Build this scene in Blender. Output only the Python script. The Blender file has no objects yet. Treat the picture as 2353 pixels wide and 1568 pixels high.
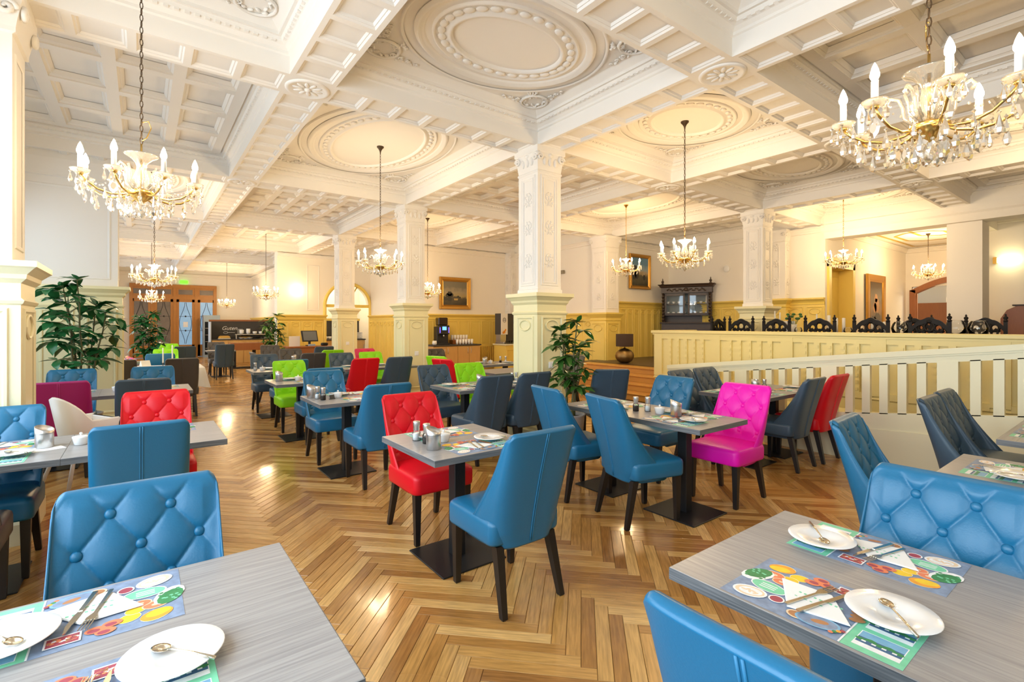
import bpy, math, random
from mathutils import Matrix, Vector
random.seed(7)
R = math.radians
PI = math.pi
sc = bpy.context.scene
COL = sc.collection
# ------------------------------------------------------------------ camera
cam_d = bpy.data.cameras.new('camera')
cam_d.sensor_width = 36.0
cam_d.lens = 36.0 * 1130.0 / 2353.0
cam_d.shift_y = -39.0 / 2353.0
cam_d.clip_start = 0.05
cam_d.clip_end = 200
cam = bpy.data.objects.new('camera', cam_d)
COL.objects.link(cam)
cam.location = (0, 0, 1.5)
cam.rotation_euler = (R(90), 0, R(-37))
sc.camera = cam
# ------------------------------------------------------------------ world, window light, exposure
w = bpy.data.worlds.new('sky'); sc.world = w; w.use_nodes = True
w.node_tree.nodes['Background'].inputs[0].default_value = (0.62, 0.80, 1.0, 1)
w.node_tree.nodes['Background'].inputs[1].default_value = 0.8
sc.view_settings.view_transform = 'Standard'
sc.view_settings.look = 'None'
sc.view_settings.gamma = 1.0
sc.view_settings.use_curve_mapping = False
sc.view_settings.exposure = 1.0
sc.cycles.max_bounces = 10
sc.cycles.diffuse_bounces = 6
sc.cycles.glossy_bounces = 3
sc.cycles.transmission_bounces = 4
sc.cycles.transparent_max_bounces = 24
sc.cycles.sample_clamp_indirect = 4.0
sc.cycles.caustics_reflective = False
sc.cycles.caustics_refractive = False
SILL, HEAD = 0.65, 3.35
WINDOWS = [(-3.4, -2.1), (-1.0, 0.5), (0.8, 2.3), (2.8, 4.4), (5.6, 7.0), (7.25, 8.7), (9.8, 11.1), (11.4, 12.7),
           (13.7, 15.0), (15.3, 16.6), (17.7, 19.0), (19.3, 20.6), (21.7, 23.0), (23.3, 24.6)]
def area(name, loc, rot, sx, sy, power, col):
    l = bpy.data.lights.new(name, 'AREA'); l.shape = 'RECTANGLE'; l.size = sx; l.size_y = sy
    l.energy = power; l.color = col
    o = bpy.data.objects.new(name, l); COL.objects.link(o); o.location = loc; o.rotation_euler = rot
    return o
for (a_, b_) in WINDOWS:
    f_ = 1.2 if b_ < 5 else 0.28 if b_ < 9 else 0.5      # daylight just outside each window of the window wall
    area('window_daylight', (-1.98, (a_ + b_) / 2, (SILL + HEAD) / 2), (0, R(-62), 0), HEAD - SILL, b_ - a_, 46.0*f_, (0.72, 0.87, 1.0))
# ------------------------------------------------------------------ helpers
class MB:
    def __init__(s):
        s.v = []; s.f = []; s.mi = []; s.sm = []; s.M = Matrix.Identity(4); s.uv = None
    def add(s, vs, fs, mi=0, sm=False):
        b = len(s.v)
        M_ = s.M
        s.v += [tuple(M_ @ Vector(p)) for p in vs]
        for f in fs:
            s.f.append(tuple(b + i for i in f)); s.mi.append(mi); s.sm.append(sm)
        return s
    def box(s, x0, x1, y0, y1, z0, z1, mi=0):
        v = [(x0,y0,z0),(x1,y0,z0),(x1,y1,z0),(x0,y1,z0),(x0,y0,z1),(x1,y0,z1),(x1,y1,z1),(x0,y1,z1)]
        return s.add(v, [(0,3,2,1),(4,5,6,7),(0,1,5,4),(1,2,6,5),(2,3,7,6),(3,0,4,7)], mi)
    def loft(s, rings, mi=0, sm=False, cap0=True, cap1=True, closed=True):
        n = len(rings[0]); vs = [p for r in rings for p in r]; fs = []
        m = n if closed else n - 1
        for i in range(len(rings) - 1):
            for j in range(m):
                k = (j + 1) % n
                fs.append((i*n+j, i*n+k, (i+1)*n+k, (i+1)*n+j))
        if cap0: fs.append(tuple(reversed(range(n))))
        if cap1: fs.append(tuple((len(rings)-1)*n + j for j in range(n)))
        return s.add(vs, fs, mi, sm)
    def rects(s, cx, cy, hx, hy, prof, mi=0, cap0=True, cap1=True):
        return s.loft([[(cx-hx-o,cy-hy-o,z),(cx+hx+o,cy-hy-o,z),(cx+hx+o,cy+hy+o,z),(cx-hx-o,cy+hy+o,z)] for o, z in prof], mi, False, cap0, cap1)
    def cbox(s, x0, x1, y0, y1, z0, z1, b=0.005, mi=0, sm=False):
        def ring(i, z):
            a, c, d, e = x0+i, x1-i, y0+i, y1-i
            return [(a+b,d,z),(c-b,d,z),(c,d+b,z),(c,e-b,z),(c-b,e,z),(a+b,e,z),(a,e-b,z),(a,d+b,z)]
        return s.loft([ring(b,z0),ring(0,z0+b),ring(0,z1-b),ring(b,z1)], mi, sm)
    def lathe(s, prof, n=16, cx=0, cy=0, mi=0, sm=True, cap=True, ex=1.0):
        rings = [[(cx+r*math.cos(2*PI*j/n)*ex, cy+r*math.sin(2*PI*j/n), z) for j in range(n)] for r, z in prof]
        return s.loft(rings, mi, sm, cap, cap)
    def tube(s, path, r, n=6, mi=0, sm=True, closed=False):
        P = [Vector(p) for p in path]; rings = []; m = len(P)
        up = Vector((0,0,1)); last = None
        for i, p in enumerate(P):
            if closed: t = P[(i+1) % m] - P[i-1]
            else: t = P[min(i+1, m-1)] - P[max(i-1, 0)]
            t = t.normalized() if t.length > 1e-9 else Vector((0,0,1))
            if last is None:
                a = up if abs(t.dot(up)) < 0.9 else Vector((1,0,0))
                u = (a - t*a.dot(t)).normalized()
            else:
                u = last - t*last.dot(t)
                u = u.normalized() if u.length > 1e-6 else t.orthogonal().normalized()
            last = u; v = t.cross(u)
            rr = r[i] if isinstance(r, (list, tuple)) else r
            rings.append([tuple(p + (u*math.cos(2*PI*j/n) + v*math.sin(2*PI*j/n))*rr) for j in range(n)])
        if closed: rings.append(rings[0])
        return s.loft(rings, mi, sm, not closed, not closed)
    def ball(s, c, r, nu=10, nv=6, mi=0, sm=True):
        rx, ry, rz = r if isinstance(r, (list, tuple)) else (r, r, r)
        rings = []
        for i in range(nv + 1):
            t = -PI/2 + PI*i/nv; k = max(math.cos(t), 0.02)
            rings.append([(c[0]+rx*k*math.cos(2*PI*j/nu), c[1]+ry*k*math.sin(2*PI*j/nu), c[2]+rz*math.sin(t)) for j in range(nu)])
        return s.loft(rings, mi, sm)
    def poly(s, pts, mi=0):
        return s.add(pts, [tuple(range(len(pts)))], mi)
    def mesh(s, name):
        me = bpy.data.meshes.new(name)
        me.from_pydata(s.v, [], s.f)
        me.polygons.foreach_set('material_index', s.mi)
        me.polygons.foreach_set('use_smooth', s.sm)
        if s.uv:
            l = me.uv_layers.new(name='uv')
            l.data.foreach_set('uv', [c for q in s.uv for c in q])
        me.update()
        return me
    def build(s, name, mats, parent=None, loc=(0,0,0), rz=0.0):
        return inst(s.mesh(name), name, mats, parent, loc, rz)
def inst(me, name, mats, parent=None, loc=(0,0,0), rz=0.0, rot=None, scale=None):
    if not isinstance(mats, (list, tuple)): mats = [mats]
    o = bpy.data.objects.new(name, me)
    if len(me.materials) == 0:
        for m in mats: me.materials.append(m)
    else:
        for i, m in enumerate(mats):
            if me.materials[i] != m:
                o.material_slots[i].link = 'OBJECT'; o.material_slots[i].material = m
    COL.objects.link(o)
    o.location = loc
    o.rotation_euler = rot if rot else (0, 0, rz)
    if scale: o.scale = scale
    if parent: o.parent = parent
    return o
def tag(o, label=None, cat=None, group=None, kind=None):
    if label: o['label'] = label
    if cat: o['category'] = cat
    if group: o['group'] = group
    if kind: o['kind'] = kind
    return o
def empty(name, loc=(0,0,0), rz=0.0, label=None, cat=None, group=None, kind=None):
    o = bpy.data.objects.new(name, None); COL.objects.link(o)
    o.location = loc; o.rotation_euler = (0, 0, rz); o.empty_display_size = 0.05
    return tag(o, label, cat, group, kind)
def lerp(a, b, t): return a + (b - a)*t
# ------------------------------------------------------------------ materials
def mat(name, col, rough=0.5, metal=0.0, bump=0.0, bscale=60.0, var=0.0, vscale=4.0, spec=0.5, coat=0.0, coords='Object', emit=0.0, ecol=None, stretch=None):
    m = bpy.data.materials.new(name); m.use_nodes = True
    nt = m.node_tree; N = nt.nodes; L = nt.links; b = N['Principled BSDF']
    b.inputs['Base Color'].default_value = (*col, 1); b.inputs['Roughness'].default_value = rough
    b.inputs['Metallic'].default_value = metal; b.inputs['Specular IOR Level'].default_value = spec
    b.inputs['Coat Weight'].default_value = coat; b.inputs['Coat Roughness'].default_value = 0.08
    if emit:
        b.inputs['Emission Color'].default_value = (*(ecol or col), 1); b.inputs['Emission Strength'].default_value = emit
        m.cycles.emission_sampling = 'NONE'
    tc = N.new('ShaderNodeTexCoord'); src = tc.outputs[coords]
    if stretch:
        mp = N.new('ShaderNodeMapping'); mp.inputs['Scale'].default_value = stretch
        L.new(src, mp.inputs['Vector']); src = mp.outputs['Vector']
    if var:
        nz = N.new('ShaderNodeTexNoise'); nz.inputs['Scale'].default_value = vscale; nz.inputs['Detail'].default_value = 4
        L.new(src, nz.inputs['Vector'])
        mx = N.new('ShaderNodeMix'); mx.data_type = 'RGBA'
        mx.inputs[6].default_value = (*[c*(1-var) for c in col], 1); mx.inputs[7].default_value = (*[min(1, c*(1+var)) for c in col], 1)
        L.new(nz.outputs['Fac'], mx.inputs[0]); L.new(mx.outputs[2], b.inputs['Base Color'])
    if bump:
        nb = N.new('ShaderNodeTexNoise'); nb.inputs['Scale'].default_value = bscale; nb.inputs['Detail'].default_value = 3
        L.new(src, nb.inputs['Vector'])
        bp = N.new('ShaderNodeBump'); bp.inputs['Strength'].default_value = bump; bp.inputs['Distance'].default_value = 0.01
        L.new(nb.outputs['Fac'], bp.inputs['Height']); L.new(bp.outputs['Normal'], b.inputs['Normal'])
    return m
def glass_mat(name, col, clear, rough=0.03, glow=0.0):
    m = bpy.data.materials.new(name); m.use_nodes = True
    nt = m.node_tree; N = nt.nodes; L = nt.links; N.remove(N['Principled BSDF'])
    out = N['Material Output']
    tr = N.new('ShaderNodeBsdfTransparent'); tr.inputs[0].default_value = (*col, 1)
    gl = N.new('ShaderNodeBsdfGlossy'); gl.inputs['Color'].default_value = (1,1,1,1); gl.inputs['Roughness'].default_value = rough
    df = N.new('ShaderNodeBsdfTranslucent'); df.inputs[0].default_value = (*col, 1)
    lw = N.new('ShaderNodeLayerWeight'); lw.inputs[0].default_value = clear
    m1 = N.new('ShaderNodeMixShader'); L.new(lw.outputs['Fresnel'], m1.inputs[0]); L.new(tr.outputs[0], m1.inputs[1]); L.new(gl.outputs[0], m1.inputs[2])
    m2 = N.new('ShaderNodeMixShader'); m2.inputs[0].default_value = glow; L.new(m1.outputs[0], m2.inputs[1]); L.new(df.outputs[0], m2.inputs[2])
    L.new(m2.outputs[0], out.inputs['Surface'])
    return m
def wood_floor():
    m = mat('oak_parquet', (0.5,0.27,0.09), 0.24, coat=0.25)
    nt = m.node_tree; N = nt.nodes; L = nt.links; b = N['Principled BSDF']
    uv = N.new('ShaderNodeUVMap'); uv.uv_map = 'uv'
    mp = N.new('ShaderNodeMapping'); mp.inputs['Scale'].default_value = (2.2, 26, 1); L.new(uv.outputs[0], mp.inputs['Vector'])
    nz = N.new('ShaderNodeTexNoise'); nz.inputs['Scale'].default_value = 3.0; nz.inputs['Detail'].default_value = 6; L.new(mp.outputs[0], nz.inputs['Vector'])
    ge = N.new('ShaderNodeNewGeometry'); oi = N.new('ShaderNodeObjectInfo')
    ad = N.new('ShaderNodeMath'); ad.operation = 'ADD'; L.new(ge.outputs['Random Per Island'], ad.inputs[0]); L.new(oi.outputs['Random'], ad.inputs[1])
    fr = N.new('ShaderNodeMath'); fr.operation = 'FRACT'; L.new(ad.outputs[0], fr.inputs[0])
    cr = N.new('ShaderNodeValToRGB'); e = cr.color_ramp.elements
    e[0].position = 0; e[0].color = (0.33,0.145,0.034,1); e[1].position = 1; e[1].color = (0.74,0.46,0.175,1)
    for p, c in ((0.3,(0.45,0.22,0.056,1)),(0.6,(0.54,0.285,0.078,1)),(0.85,(0.63,0.365,0.118,1))):
        q = e.new(p); q.color = c
    L.new(fr.outputs[0], cr.inputs[0])
    gr = N.new('ShaderNodeMapRange'); gr.inputs[1].default_value = 0.3; gr.inputs[2].default_value = 0.7; gr.inputs[3].default_value = 0.72; gr.inputs[4].default_value = 1.2
    L.new(nz.outputs['Fac'], gr.inputs[0])
    mu = N.new('ShaderNodeMix'); mu.data_type = 'RGBA'; mu.blend_type = 'MULTIPLY'; mu.inputs[0].default_value = 1
    L.new(cr.outputs[0], mu.inputs[6]); L.new(gr.outputs[0], mu.inputs[7])
    L.new(mu.outputs[2], b.inputs['Base Color'])
    rr = N.new('ShaderNodeMapRange'); rr.inputs[3].default_value = 0.17; rr.inputs[4].default_value = 0.34
    n2 = N.new('ShaderNodeTexNoise'); n2.inputs['Scale'].default_value = 1.7
    g2 = N.new('ShaderNodeNewGeometry'); L.new(g2.outputs['Position'], n2.inputs['Vector']); L.new(n2.outputs['Fac'], rr.inputs[0]); L.new(rr.outputs[0], b.inputs['Roughness'])
    return m
def table_wood(name, c0, c1, sc_=(1.5,46,46)):
    m = mat(name, c0, 0.36)
    nt = m.node_tree; N = nt.nodes; L = nt.links; b = N['Principled BSDF']
    tc = N.new('ShaderNodeTexCoord'); mp = N.new('ShaderNodeMapping'); mp.inputs['Scale'].default_value = sc_
    L.new(tc.outputs['Object'], mp.inputs['Vector'])
    nz = N.new('ShaderNodeTexNoise'); nz.inputs['Scale'].default_value = 2.4; nz.inputs['Detail'].default_value = 8; nz.inputs['Distortion'].default_value = 0.5
    L.new(mp.outputs[0], nz.inputs['Vector'])
    cr = N.new('ShaderNodeValToRGB'); e = cr.color_ramp.elements
    e[0].position = 0.32; e[0].color = (*c0, 1); e[1].position = 0.66; e[1].color = (*c1, 1)
    L.new(nz.outputs['Fac'], cr.inputs[0]); L.new(cr.outputs[0], b.inputs['Base Color'])
    bp = N.new('ShaderNodeBump'); bp.inputs['Strength'].default_value = 0.15; bp.inputs['Distance'].default_value = 0.003
    L.new(nz.outputs['Fac'], bp.inputs['Height']); L.new(bp.outputs[0], b.inputs['Normal'])
    return m
m_plaster = mat('white_plaster', (0.80,0.775,0.73), 0.75, var=0.02, vscale=1.5)
m_wall = mat('ivory_wall_paint', (0.84,0.80,0.72), 0.8, var=0.02, vscale=1.2)
m_balus = mat('cream_balustrade_paint', (0.81,0.69,0.30), 0.42, var=0.03, vscale=2.0)
m_cream = mat('lamplit_cream_paint', (0.80,0.60,0.13), 0.42, var=0.03, vscale=2.0)  # same cream paint as the balustrade, yellowed to carry the warm lamplight
m_creamlight = mat('pale_cream_railing_paint', (0.80,0.755,0.52), 0.42, var=0.02, vscale=2.0)
m_floor = wood_floor()
m_gap = mat('dark_floor_joint', (0.10,0.05,0.02), 0.7)
m_dkfloor = mat('dark_platform_floor', (0.09,0.06,0.04), 0.4, var=0.2, vscale=6)
m_step = mat('orange_step_wood', (0.62,0.32,0.07), 0.35, var=0.12, vscale=3, stretch=(12,1,12))
m_table = table_wood('grey_oak_laminate', (0.245,0.235,0.235), (0.36,0.345,0.335))
m_edge = table_wood('grey_oak_edge', (0.085,0.095,0.105), (0.19,0.195,0.20), (2,2,90))
m_black = mat('black_powder_coated_steel', (0.012,0.012,0.013), 0.42, spec=0.4)
m_blackwood = mat('black_stained_wood', (0.014,0.011,0.010), 0.38)
LEATHER = {
 'blue': mat('petrol_blue_leather', (0.010,0.138,0.272), 0.36, bump=0.06, bscale=160),
 'dark': mat('charcoal_blue_leather', (0.040,0.078,0.120), 0.38, bump=0.06, bscale=160),
 'grey': mat('charcoal_grey_leather', (0.075,0.07,0.068), 0.4, bump=0.06, bscale=160),
 'red': mat('scarlet_leather', (0.66,0.004,0.014), 0.40, bump=0.05, bscale=160, spec=0.35),
 'magenta': mat('magenta_leather', (0.86,0.006,0.44), 0.40, bump=0.05, bscale=160, spec=0.35),
 'pink': mat('deep_pink_leather', (0.70,0.03,0.13), 0.36, bump=0.05, bscale=160),
 'plum': mat('plum_leather', (0.36,0.010,0.16), 0.4, bump=0.05, bscale=160),
 'green': mat('lime_green_leather', (0.28,0.72,0.010), 0.40, bump=0.05, bscale=160, spec=0.35)}
SEAM = {k: mat(k + '_seam_thread', tuple(min(1, c*1.2 + 0.012) for c in v.node_tree.nodes['Principled BSDF'].inputs[0].default_value[:3]), 0.5) for k, v in LEATHER.items()}
m_china = mat('white_china', (0.86,0.86,0.85), 0.16, coat=0.4)
m_paper = mat('white_paper', (0.86,0.86,0.84), 0.8)
m_steel = mat('brushed_steel', (0.66,0.66,0.66), 0.34, 1.0, bump=0.04, bscale=220, stretch=(1,1,0.05))
m_cutlery = mat('polished_cutlery_metal', (0.68,0.62,0.50), 0.16, 1.0)  # warm reflection of the room put into the base tint
m_gold = mat('gilded_brass', (0.78,0.52,0.16), 0.25, 1.0)
m_bronze = mat('dark_bronze_chain', (0.10,0.065,0.035), 0.45, 0.7)
m_crystal = glass_mat('lead_crystal', (1.0,0.985,0.95), 0.55, 0.06, 0.20)
m_glass = glass_mat('clear_glass', (0.97,0.98,0.98), 0.28, 0.02, 0.0)
m_candle = mat('ivory_candle_sleeve', (0.88,0.85,0.78), 0.5)
m_bulbnear = mat('lit_bulb_filament', (1,0.9,0.7), 0.3, emit=150.0, ecol=(1.0,0.72,0.40)); m_bulbnear.cycles.emission_sampling = 'FRONT'
m_bulb = mat('lit_bulb', (1,0.9,0.7), 0.3, emit=30.0, ecol=(1.0,0.80,0.48))
m_frame = mat('gilt_picture_frame', (0.52,0.27,0.05), 0.32, 0.75, bump=0.3, bscale=40)
m_ebony = mat('blackened_carved_oak', (0.008,0.006,0.005), 0.5, spec=0.25)
m_walnut = mat('carved_dark_walnut', (0.045,0.026,0.016), 0.42, var=0.25, vscale=9)
m_oakbrown = mat('amber_oak_joinery', (0.42,0.17,0.025), 0.4, var=0.15, vscale=3, stretch=(8,8,1))
m_redwood = mat('reddish_brown_joinery', (0.30,0.10,0.025), 0.4, var=0.15, vscale=4, stretch=(8,8,1))
m_pine = mat('light_oak_cabinet', (0.60,0.36,0.12), 0.45, var=0.12, vscale=3, stretch=(10,10,1))
m_slate = mat('dark_grey_chalkboard', (0.055,0.050,0.045), 0.7, var=0.08, vscale=3)
m_leaf = mat('glossy_dark_green_leaf', (0.022,0.140,0.042), 0.22, var=0.35, vscale=9)
m_leaf2 = mat('mid_green_leaf', (0.040,0.135,0.020), 0.32, var=0.35, vscale=9)
m_stem = mat('green_brown_stem', (0.10,0.10,0.035), 0.6)
m_pot = mat('grey_plastic_planter', (0.30,0.30,0.31), 0.45)
m_soil = mat('dark_soil', (0.03,0.02,0.012), 0.9, bump=0.5, bscale=90)
m_linen = mat('white_linen', (0.84,0.83,0.80), 0.8, bump=0.08, bscale=300)
m_whiteplastic = mat('white_moulded_plastic', (0.84,0.84,0.83), 0.35)
m_greyplastic = mat('grey_plastic_tube', (0.45,0.45,0.46), 0.35)
m_wax = mat('white_candle_wax', (0.88,0.86,0.78), 0.5)
m_salt = mat('salt_grains', (0.88,0.88,0.86), 0.8)
m_pepper = mat('peppercorns', (0.06,0.045,0.035), 0.8, bump=0.8, bscale=400)
# ------------------------------------------------------------------ floor
def build_floor():
    fl = empty('floor', (0,0,0), 0, 'glossy honey oak herringbone parquet floor of the dining hall', 'floor', kind='structure')
    MB().box(-1.6, 9.9, -4, 27, -0.05, -0.004).build('screed', m_gap, fl)
    wd, ln = 0.07, 0.56; g = 0.0009
    def plank(mb, uo):
        b = 0.0016
        r0 = [(g,g,-0.004),(ln-g,g,-0.004),(ln-g,wd-g,-0.004),(g,wd-g,-0.004)]
        r1 = [(g,g,-b),(ln-g,g,-b),(ln-g,wd-g,-b),(g,wd-g,-b)]
        r2 = [(g+b,g+b,0),(ln-g-b,g+b,0),(ln-g-b,wd-g-b,0),(g+b,wd-g-b,0)]
        mb.loft([r0,r1,r2], cap0=False)
        for f in range(9):
            if f == 8: q = [(p[0]+uo, p[1]+uo*0.37) for p in r2]
            else: q = [(uo,0),(uo+.1,0),(uo+.1,.01),(uo,.01)]
            mb.uv += q
    c = math.sqrt(0.5); spots = []
    for j in range(-28, 30):
        for i in range(-240, 560):
            ox, oy = i*wd + j*ln, i*wd - j*ln
            for k in (0, 1):
                px, py = (ox, oy) if k == 0 else (ox + ln, oy + wd - ln)
                # plank frame -> world, turned by 45 degrees
                qx, qy = (px - py)*c, (px + py)*c
                if not (-1.75 < qx < 9.7 and -1.0 < qy < 26.6): continue
                if qx > 7.7 and qy < 8.6 or qx > 4.4 and qy > 17 or qx > 6.7 and qy > 13.2: continue
                d = 0.6018*qx + 0.7986*qy; lat = 0.7986*qx - 0.6018*qy
                if d < 0.8 or abs(lat) > 1.12*d + 0.6: continue
                spots.append((d, lat, qx, qy, k))
    spots.sort()
    variants = []
    for k in range(8):
        mb = MB(); mb.uv = []; plank(mb, k*3.17); variants.append(mb.mesh('plank'))
    near = [s_ for s_ in spots if s_[0] > 1.75 and abs(s_[1]) < 0.78*s_[0] + 0.1 and s_[0] < 3.9]
    near = near[:300]; keep = set(id(s_) for s_ in near)
    for s_ in near:
        _, _, x, y, k = s_
        if k == 0: inst(variants[random.randrange(8)], 'plank', m_floor, fl, (x, y, 0), R(45))
        else: # vertical plank: turned another quarter, its own corner moved
            inst(variants[random.randrange(8)], 'plank', m_floor, fl, (x + wd*c, y + wd*c, 0), R(135))
    mb = MB(); mb.uv = []
    for s_ in spots:
        if id(s_) in keep: continue
        _, _, x, y, k = s_
        if k == 0: mb.M = Matrix.Translation((x, y, 0)) @ Matrix.Rotation(R(45), 4, 'Z')
        else: mb.M = Matrix.Translation((x + wd*c, y + wd*c, 0)) @ Matrix.Rotation(R(135), 4, 'Z')
        plank(mb, random.random()*40)
    o = mb.build('parquet_planks', m_floor, fl); o['kind'] = 'stuff'
build_floor()
# ------------------------------------------------------------------ ceiling
CZ, SZ, HB = 4.15, 3.80, 0.21
def frame_mesh(name, w_, h_, prof, cap=False):
    mb = MB(); rings = []
    for i, z in prof:
        a, b = w_/2 - i, h_/2 - i
        rings.append([(-a,-b,z),(a,-b,z),(a,b,z),(-a,b,z)])
    mb.loft(rings, cap0=False, cap1=cap)
    return mb.mesh(name)
_fm = {}
def cached_frame(name, w_, h_, prof, cap=False):
    k = (name, round(w_,3), round(h_,3))
    if k not in _fm: _fm[k] = frame_mesh(name, w_, h_, prof, cap)
    return _fm[k]
ceil = empty('ceiling', (0,0,CZ), 0, 'white plaster coffered ceiling with oval roses and panelled beams', 'ceiling', kind='structure')
XL = [1.3, 4.27, 7.1, 10.15]; YL = [-1.3, 2.45, 5.05, 9.0, 13.0, 17.0, 21.0, 25.0]
MB().box(-1.6, 19, -4, 27.2, 0.05, 0.15).build('slab', m_plaster, ceil)
def beam(axis, fx, a, b, panels=True):
    L_ = b - a
    o = MB()
    M_ = Matrix.Translation((fx, a, -CZ)) if axis == 'y' else Matrix.Translation((a, fx, -CZ)) @ Matrix(((0,1,0,0),(1,0,0,0),(0,0,1,0),(0,0,0,1)))
    o.M = M_
    o.box(-HB, HB, 0, L_, SZ + 0.03, CZ + 0.06)
    o.box(-HB, -HB + 0.045, 0, L_, SZ, SZ + 0.03); o.box(HB - 0.045, HB, 0, L_, SZ, SZ + 0.03)
    n = max(1, round(L_/0.37)); p = L_/n
    for i in range(n + 1):
        y0 = max(0, i*p - 0.03); y1 = min(L_, i*p + 0.03)
        o.box(-HB + 0.045, HB - 0.045, y0, y1, SZ, SZ + 0.03)
    bo = o.build('beam', m_plaster, ceil)
    if panels:
        me = cached_frame('soffit_panel', 2*HB - 0.09, round(p - 0.06, 3), [(0, -0.030), (0.012, -0.016), (0.020, -0.016), (0.034, 0.0)])
        for i in range(n):
            pos = M_ @ Vector((0, (i + 0.5)*p, SZ + 0.03))
            inst(me, 'soffit_panel', m_plaster, bo, tuple(pos), 0 if axis == 'y' else R(90))
def in_hall(x, y):
    if y < 9: return x < 12.9
    if y < 13: return x < 9.9
    if y < 17: return x < 6.8
    return x < 4.35
ys = [-4] + YL + [27]
xs = [-1.6] + XL + [12.75]
for fx in XL:
    for a, b in zip(ys, ys[1:]):
        if in_hall(fx, (a + b)/2) or (fx == 4.27 and a < 17): beam('y', fx, a + (0 if a == -4 else HB), b - (0 if b == 27 else HB))
for fy in YL:
    for a, b in zip(xs, xs[1:]):
        if in_hall((a + b)/2, fy + 0.3) or in_hall((a+b)/2, fy - 0.3): beam('x', fy, a + (0 if a == -1.6 else HB), b - (0 if b == 12.75 else HB))
def rosette():
    mb = MB()
    mb.lathe([(0.205,0),(0.205,-0.008),(0.19,-0.018),(0.17,-0.015),(0.155,-0.006),(0.0,-0.004)], 28, cap=False)
    for k in range(10):
        a = 2*PI*k/10
        mb.M = Matrix.Rotation(a, 4, 'Z'); mb.ball((0.09,0,-0.006), (0.055,0.022,0.009), 8, 4)
    mb.M = Matrix.Identity(4); mb.ball((0,0,-0.012), (0.03,0.03,0.02), 8, 4)
    return mb.mesh('rosette')
me_ros = rosette()
for fx in XL:
    for fy in YL:
        if not in_hall(fx - 0.3, fy - 0.3): continue
        MB().box(fx-HB, fx+HB, fy-HB, fy+HB, SZ-CZ, 0.06).build('beam_crossing', m_plaster, ceil)
        if (fx, fy) not in ((4.27,5.05),(4.27,9.0),(4.27,13.0),(10.15,5.05)):
            inst(me_ros, 'rosette', m_plaster, ceil, (fx, fy, SZ - CZ + 0.001))
def ellring(mb, cx, cy, a, b, prof, n=72):
    rings = [[(cx+(a+o)*math.cos(2*PI*j/n), cy+(b+o)*math.sin(2*PI*j/n), z) for j in range(n)] for o, z in prof]
    mb.loft(rings, sm=True, cap0=False, cap1=False)
def corner_ornament():
    mb = MB(); rnd = random.Random(3)
    # cartouche loop, leaves along both borders and the curve of the oval
    pts = [(0.16+0.13*math.cos(t)+0.06*math.cos(t+PI/4), 0.16+0.13*math.sin(t)+0.06*math.sin(t+PI/4), -0.012) for t in [2*PI*k/18 for k in range(18)]]
    mb.tube(pts, 0.016, 5, closed=True)
    def leaf(x, y, a, s_):
        M0 = mb.M; mb.M = Matrix.Translation((x, y, -0.008)) @ Matrix.Rotation(a, 4, 'Z'); mb.ball((0,0,0), (s_, s_*0.38, 0.016), 7, 4); mb.M = M0
    for s_ in (0, 1):
        for k in range(9):
            t = 0.06 + k*0.062; off = 0.05 + 0.02*math.sin(k*2.1)
            x, y = (t, off) if s_ == 0 else (off, t)
            leaf(x, y, (0.5 if k % 2 else -0.5) + (0 if s_ == 0 else PI/2), 0.036 - k*0.0017)
        for k in range(4):
            cx, cy = (0.30+0.10*k, 0.10-0.012*k) if s_ == 0 else (0.10-0.012*k, 0.30+0.10*k)
            rr = 0.045 - 0.007*k
            sp = [(cx + rr*(1-q/14)*math.cos(q*0.75+k), cy + rr*(1-q/14)*math.sin(q*0.75+k), -0.012) for q in range(13)]
            mb.tube(sp, 0.009, 4)
    for k in range(16):
        a = rnd.uniform(0, 2*PI); q = rnd.uniform(0.0, 0.13)
        leaf(0.29 + q*math.cos(a)*0.7, 0.29 + q*math.sin(a)*0.7, a, rnd.uniform(0.018, 0.034))
    return mb.mesh('corner_ornament')
me_corner = corner_ornament()
egg = MB(); egg.ball((0,0,0), (0.054,0.036,0.017), 10, 6); me_egg = egg.mesh('egg')
CORN = [(0,-0.19),(-0.018,-0.18),(-0.018,-0.155),(-0.05,-0.13),(-0.085,-0.115),(-0.095,-0.085),(-0.12,-0.085),(-0.12,-0.055),(-0.155,-0.03),(-0.19,-0.005),(-0.2,0.0)]
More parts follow.
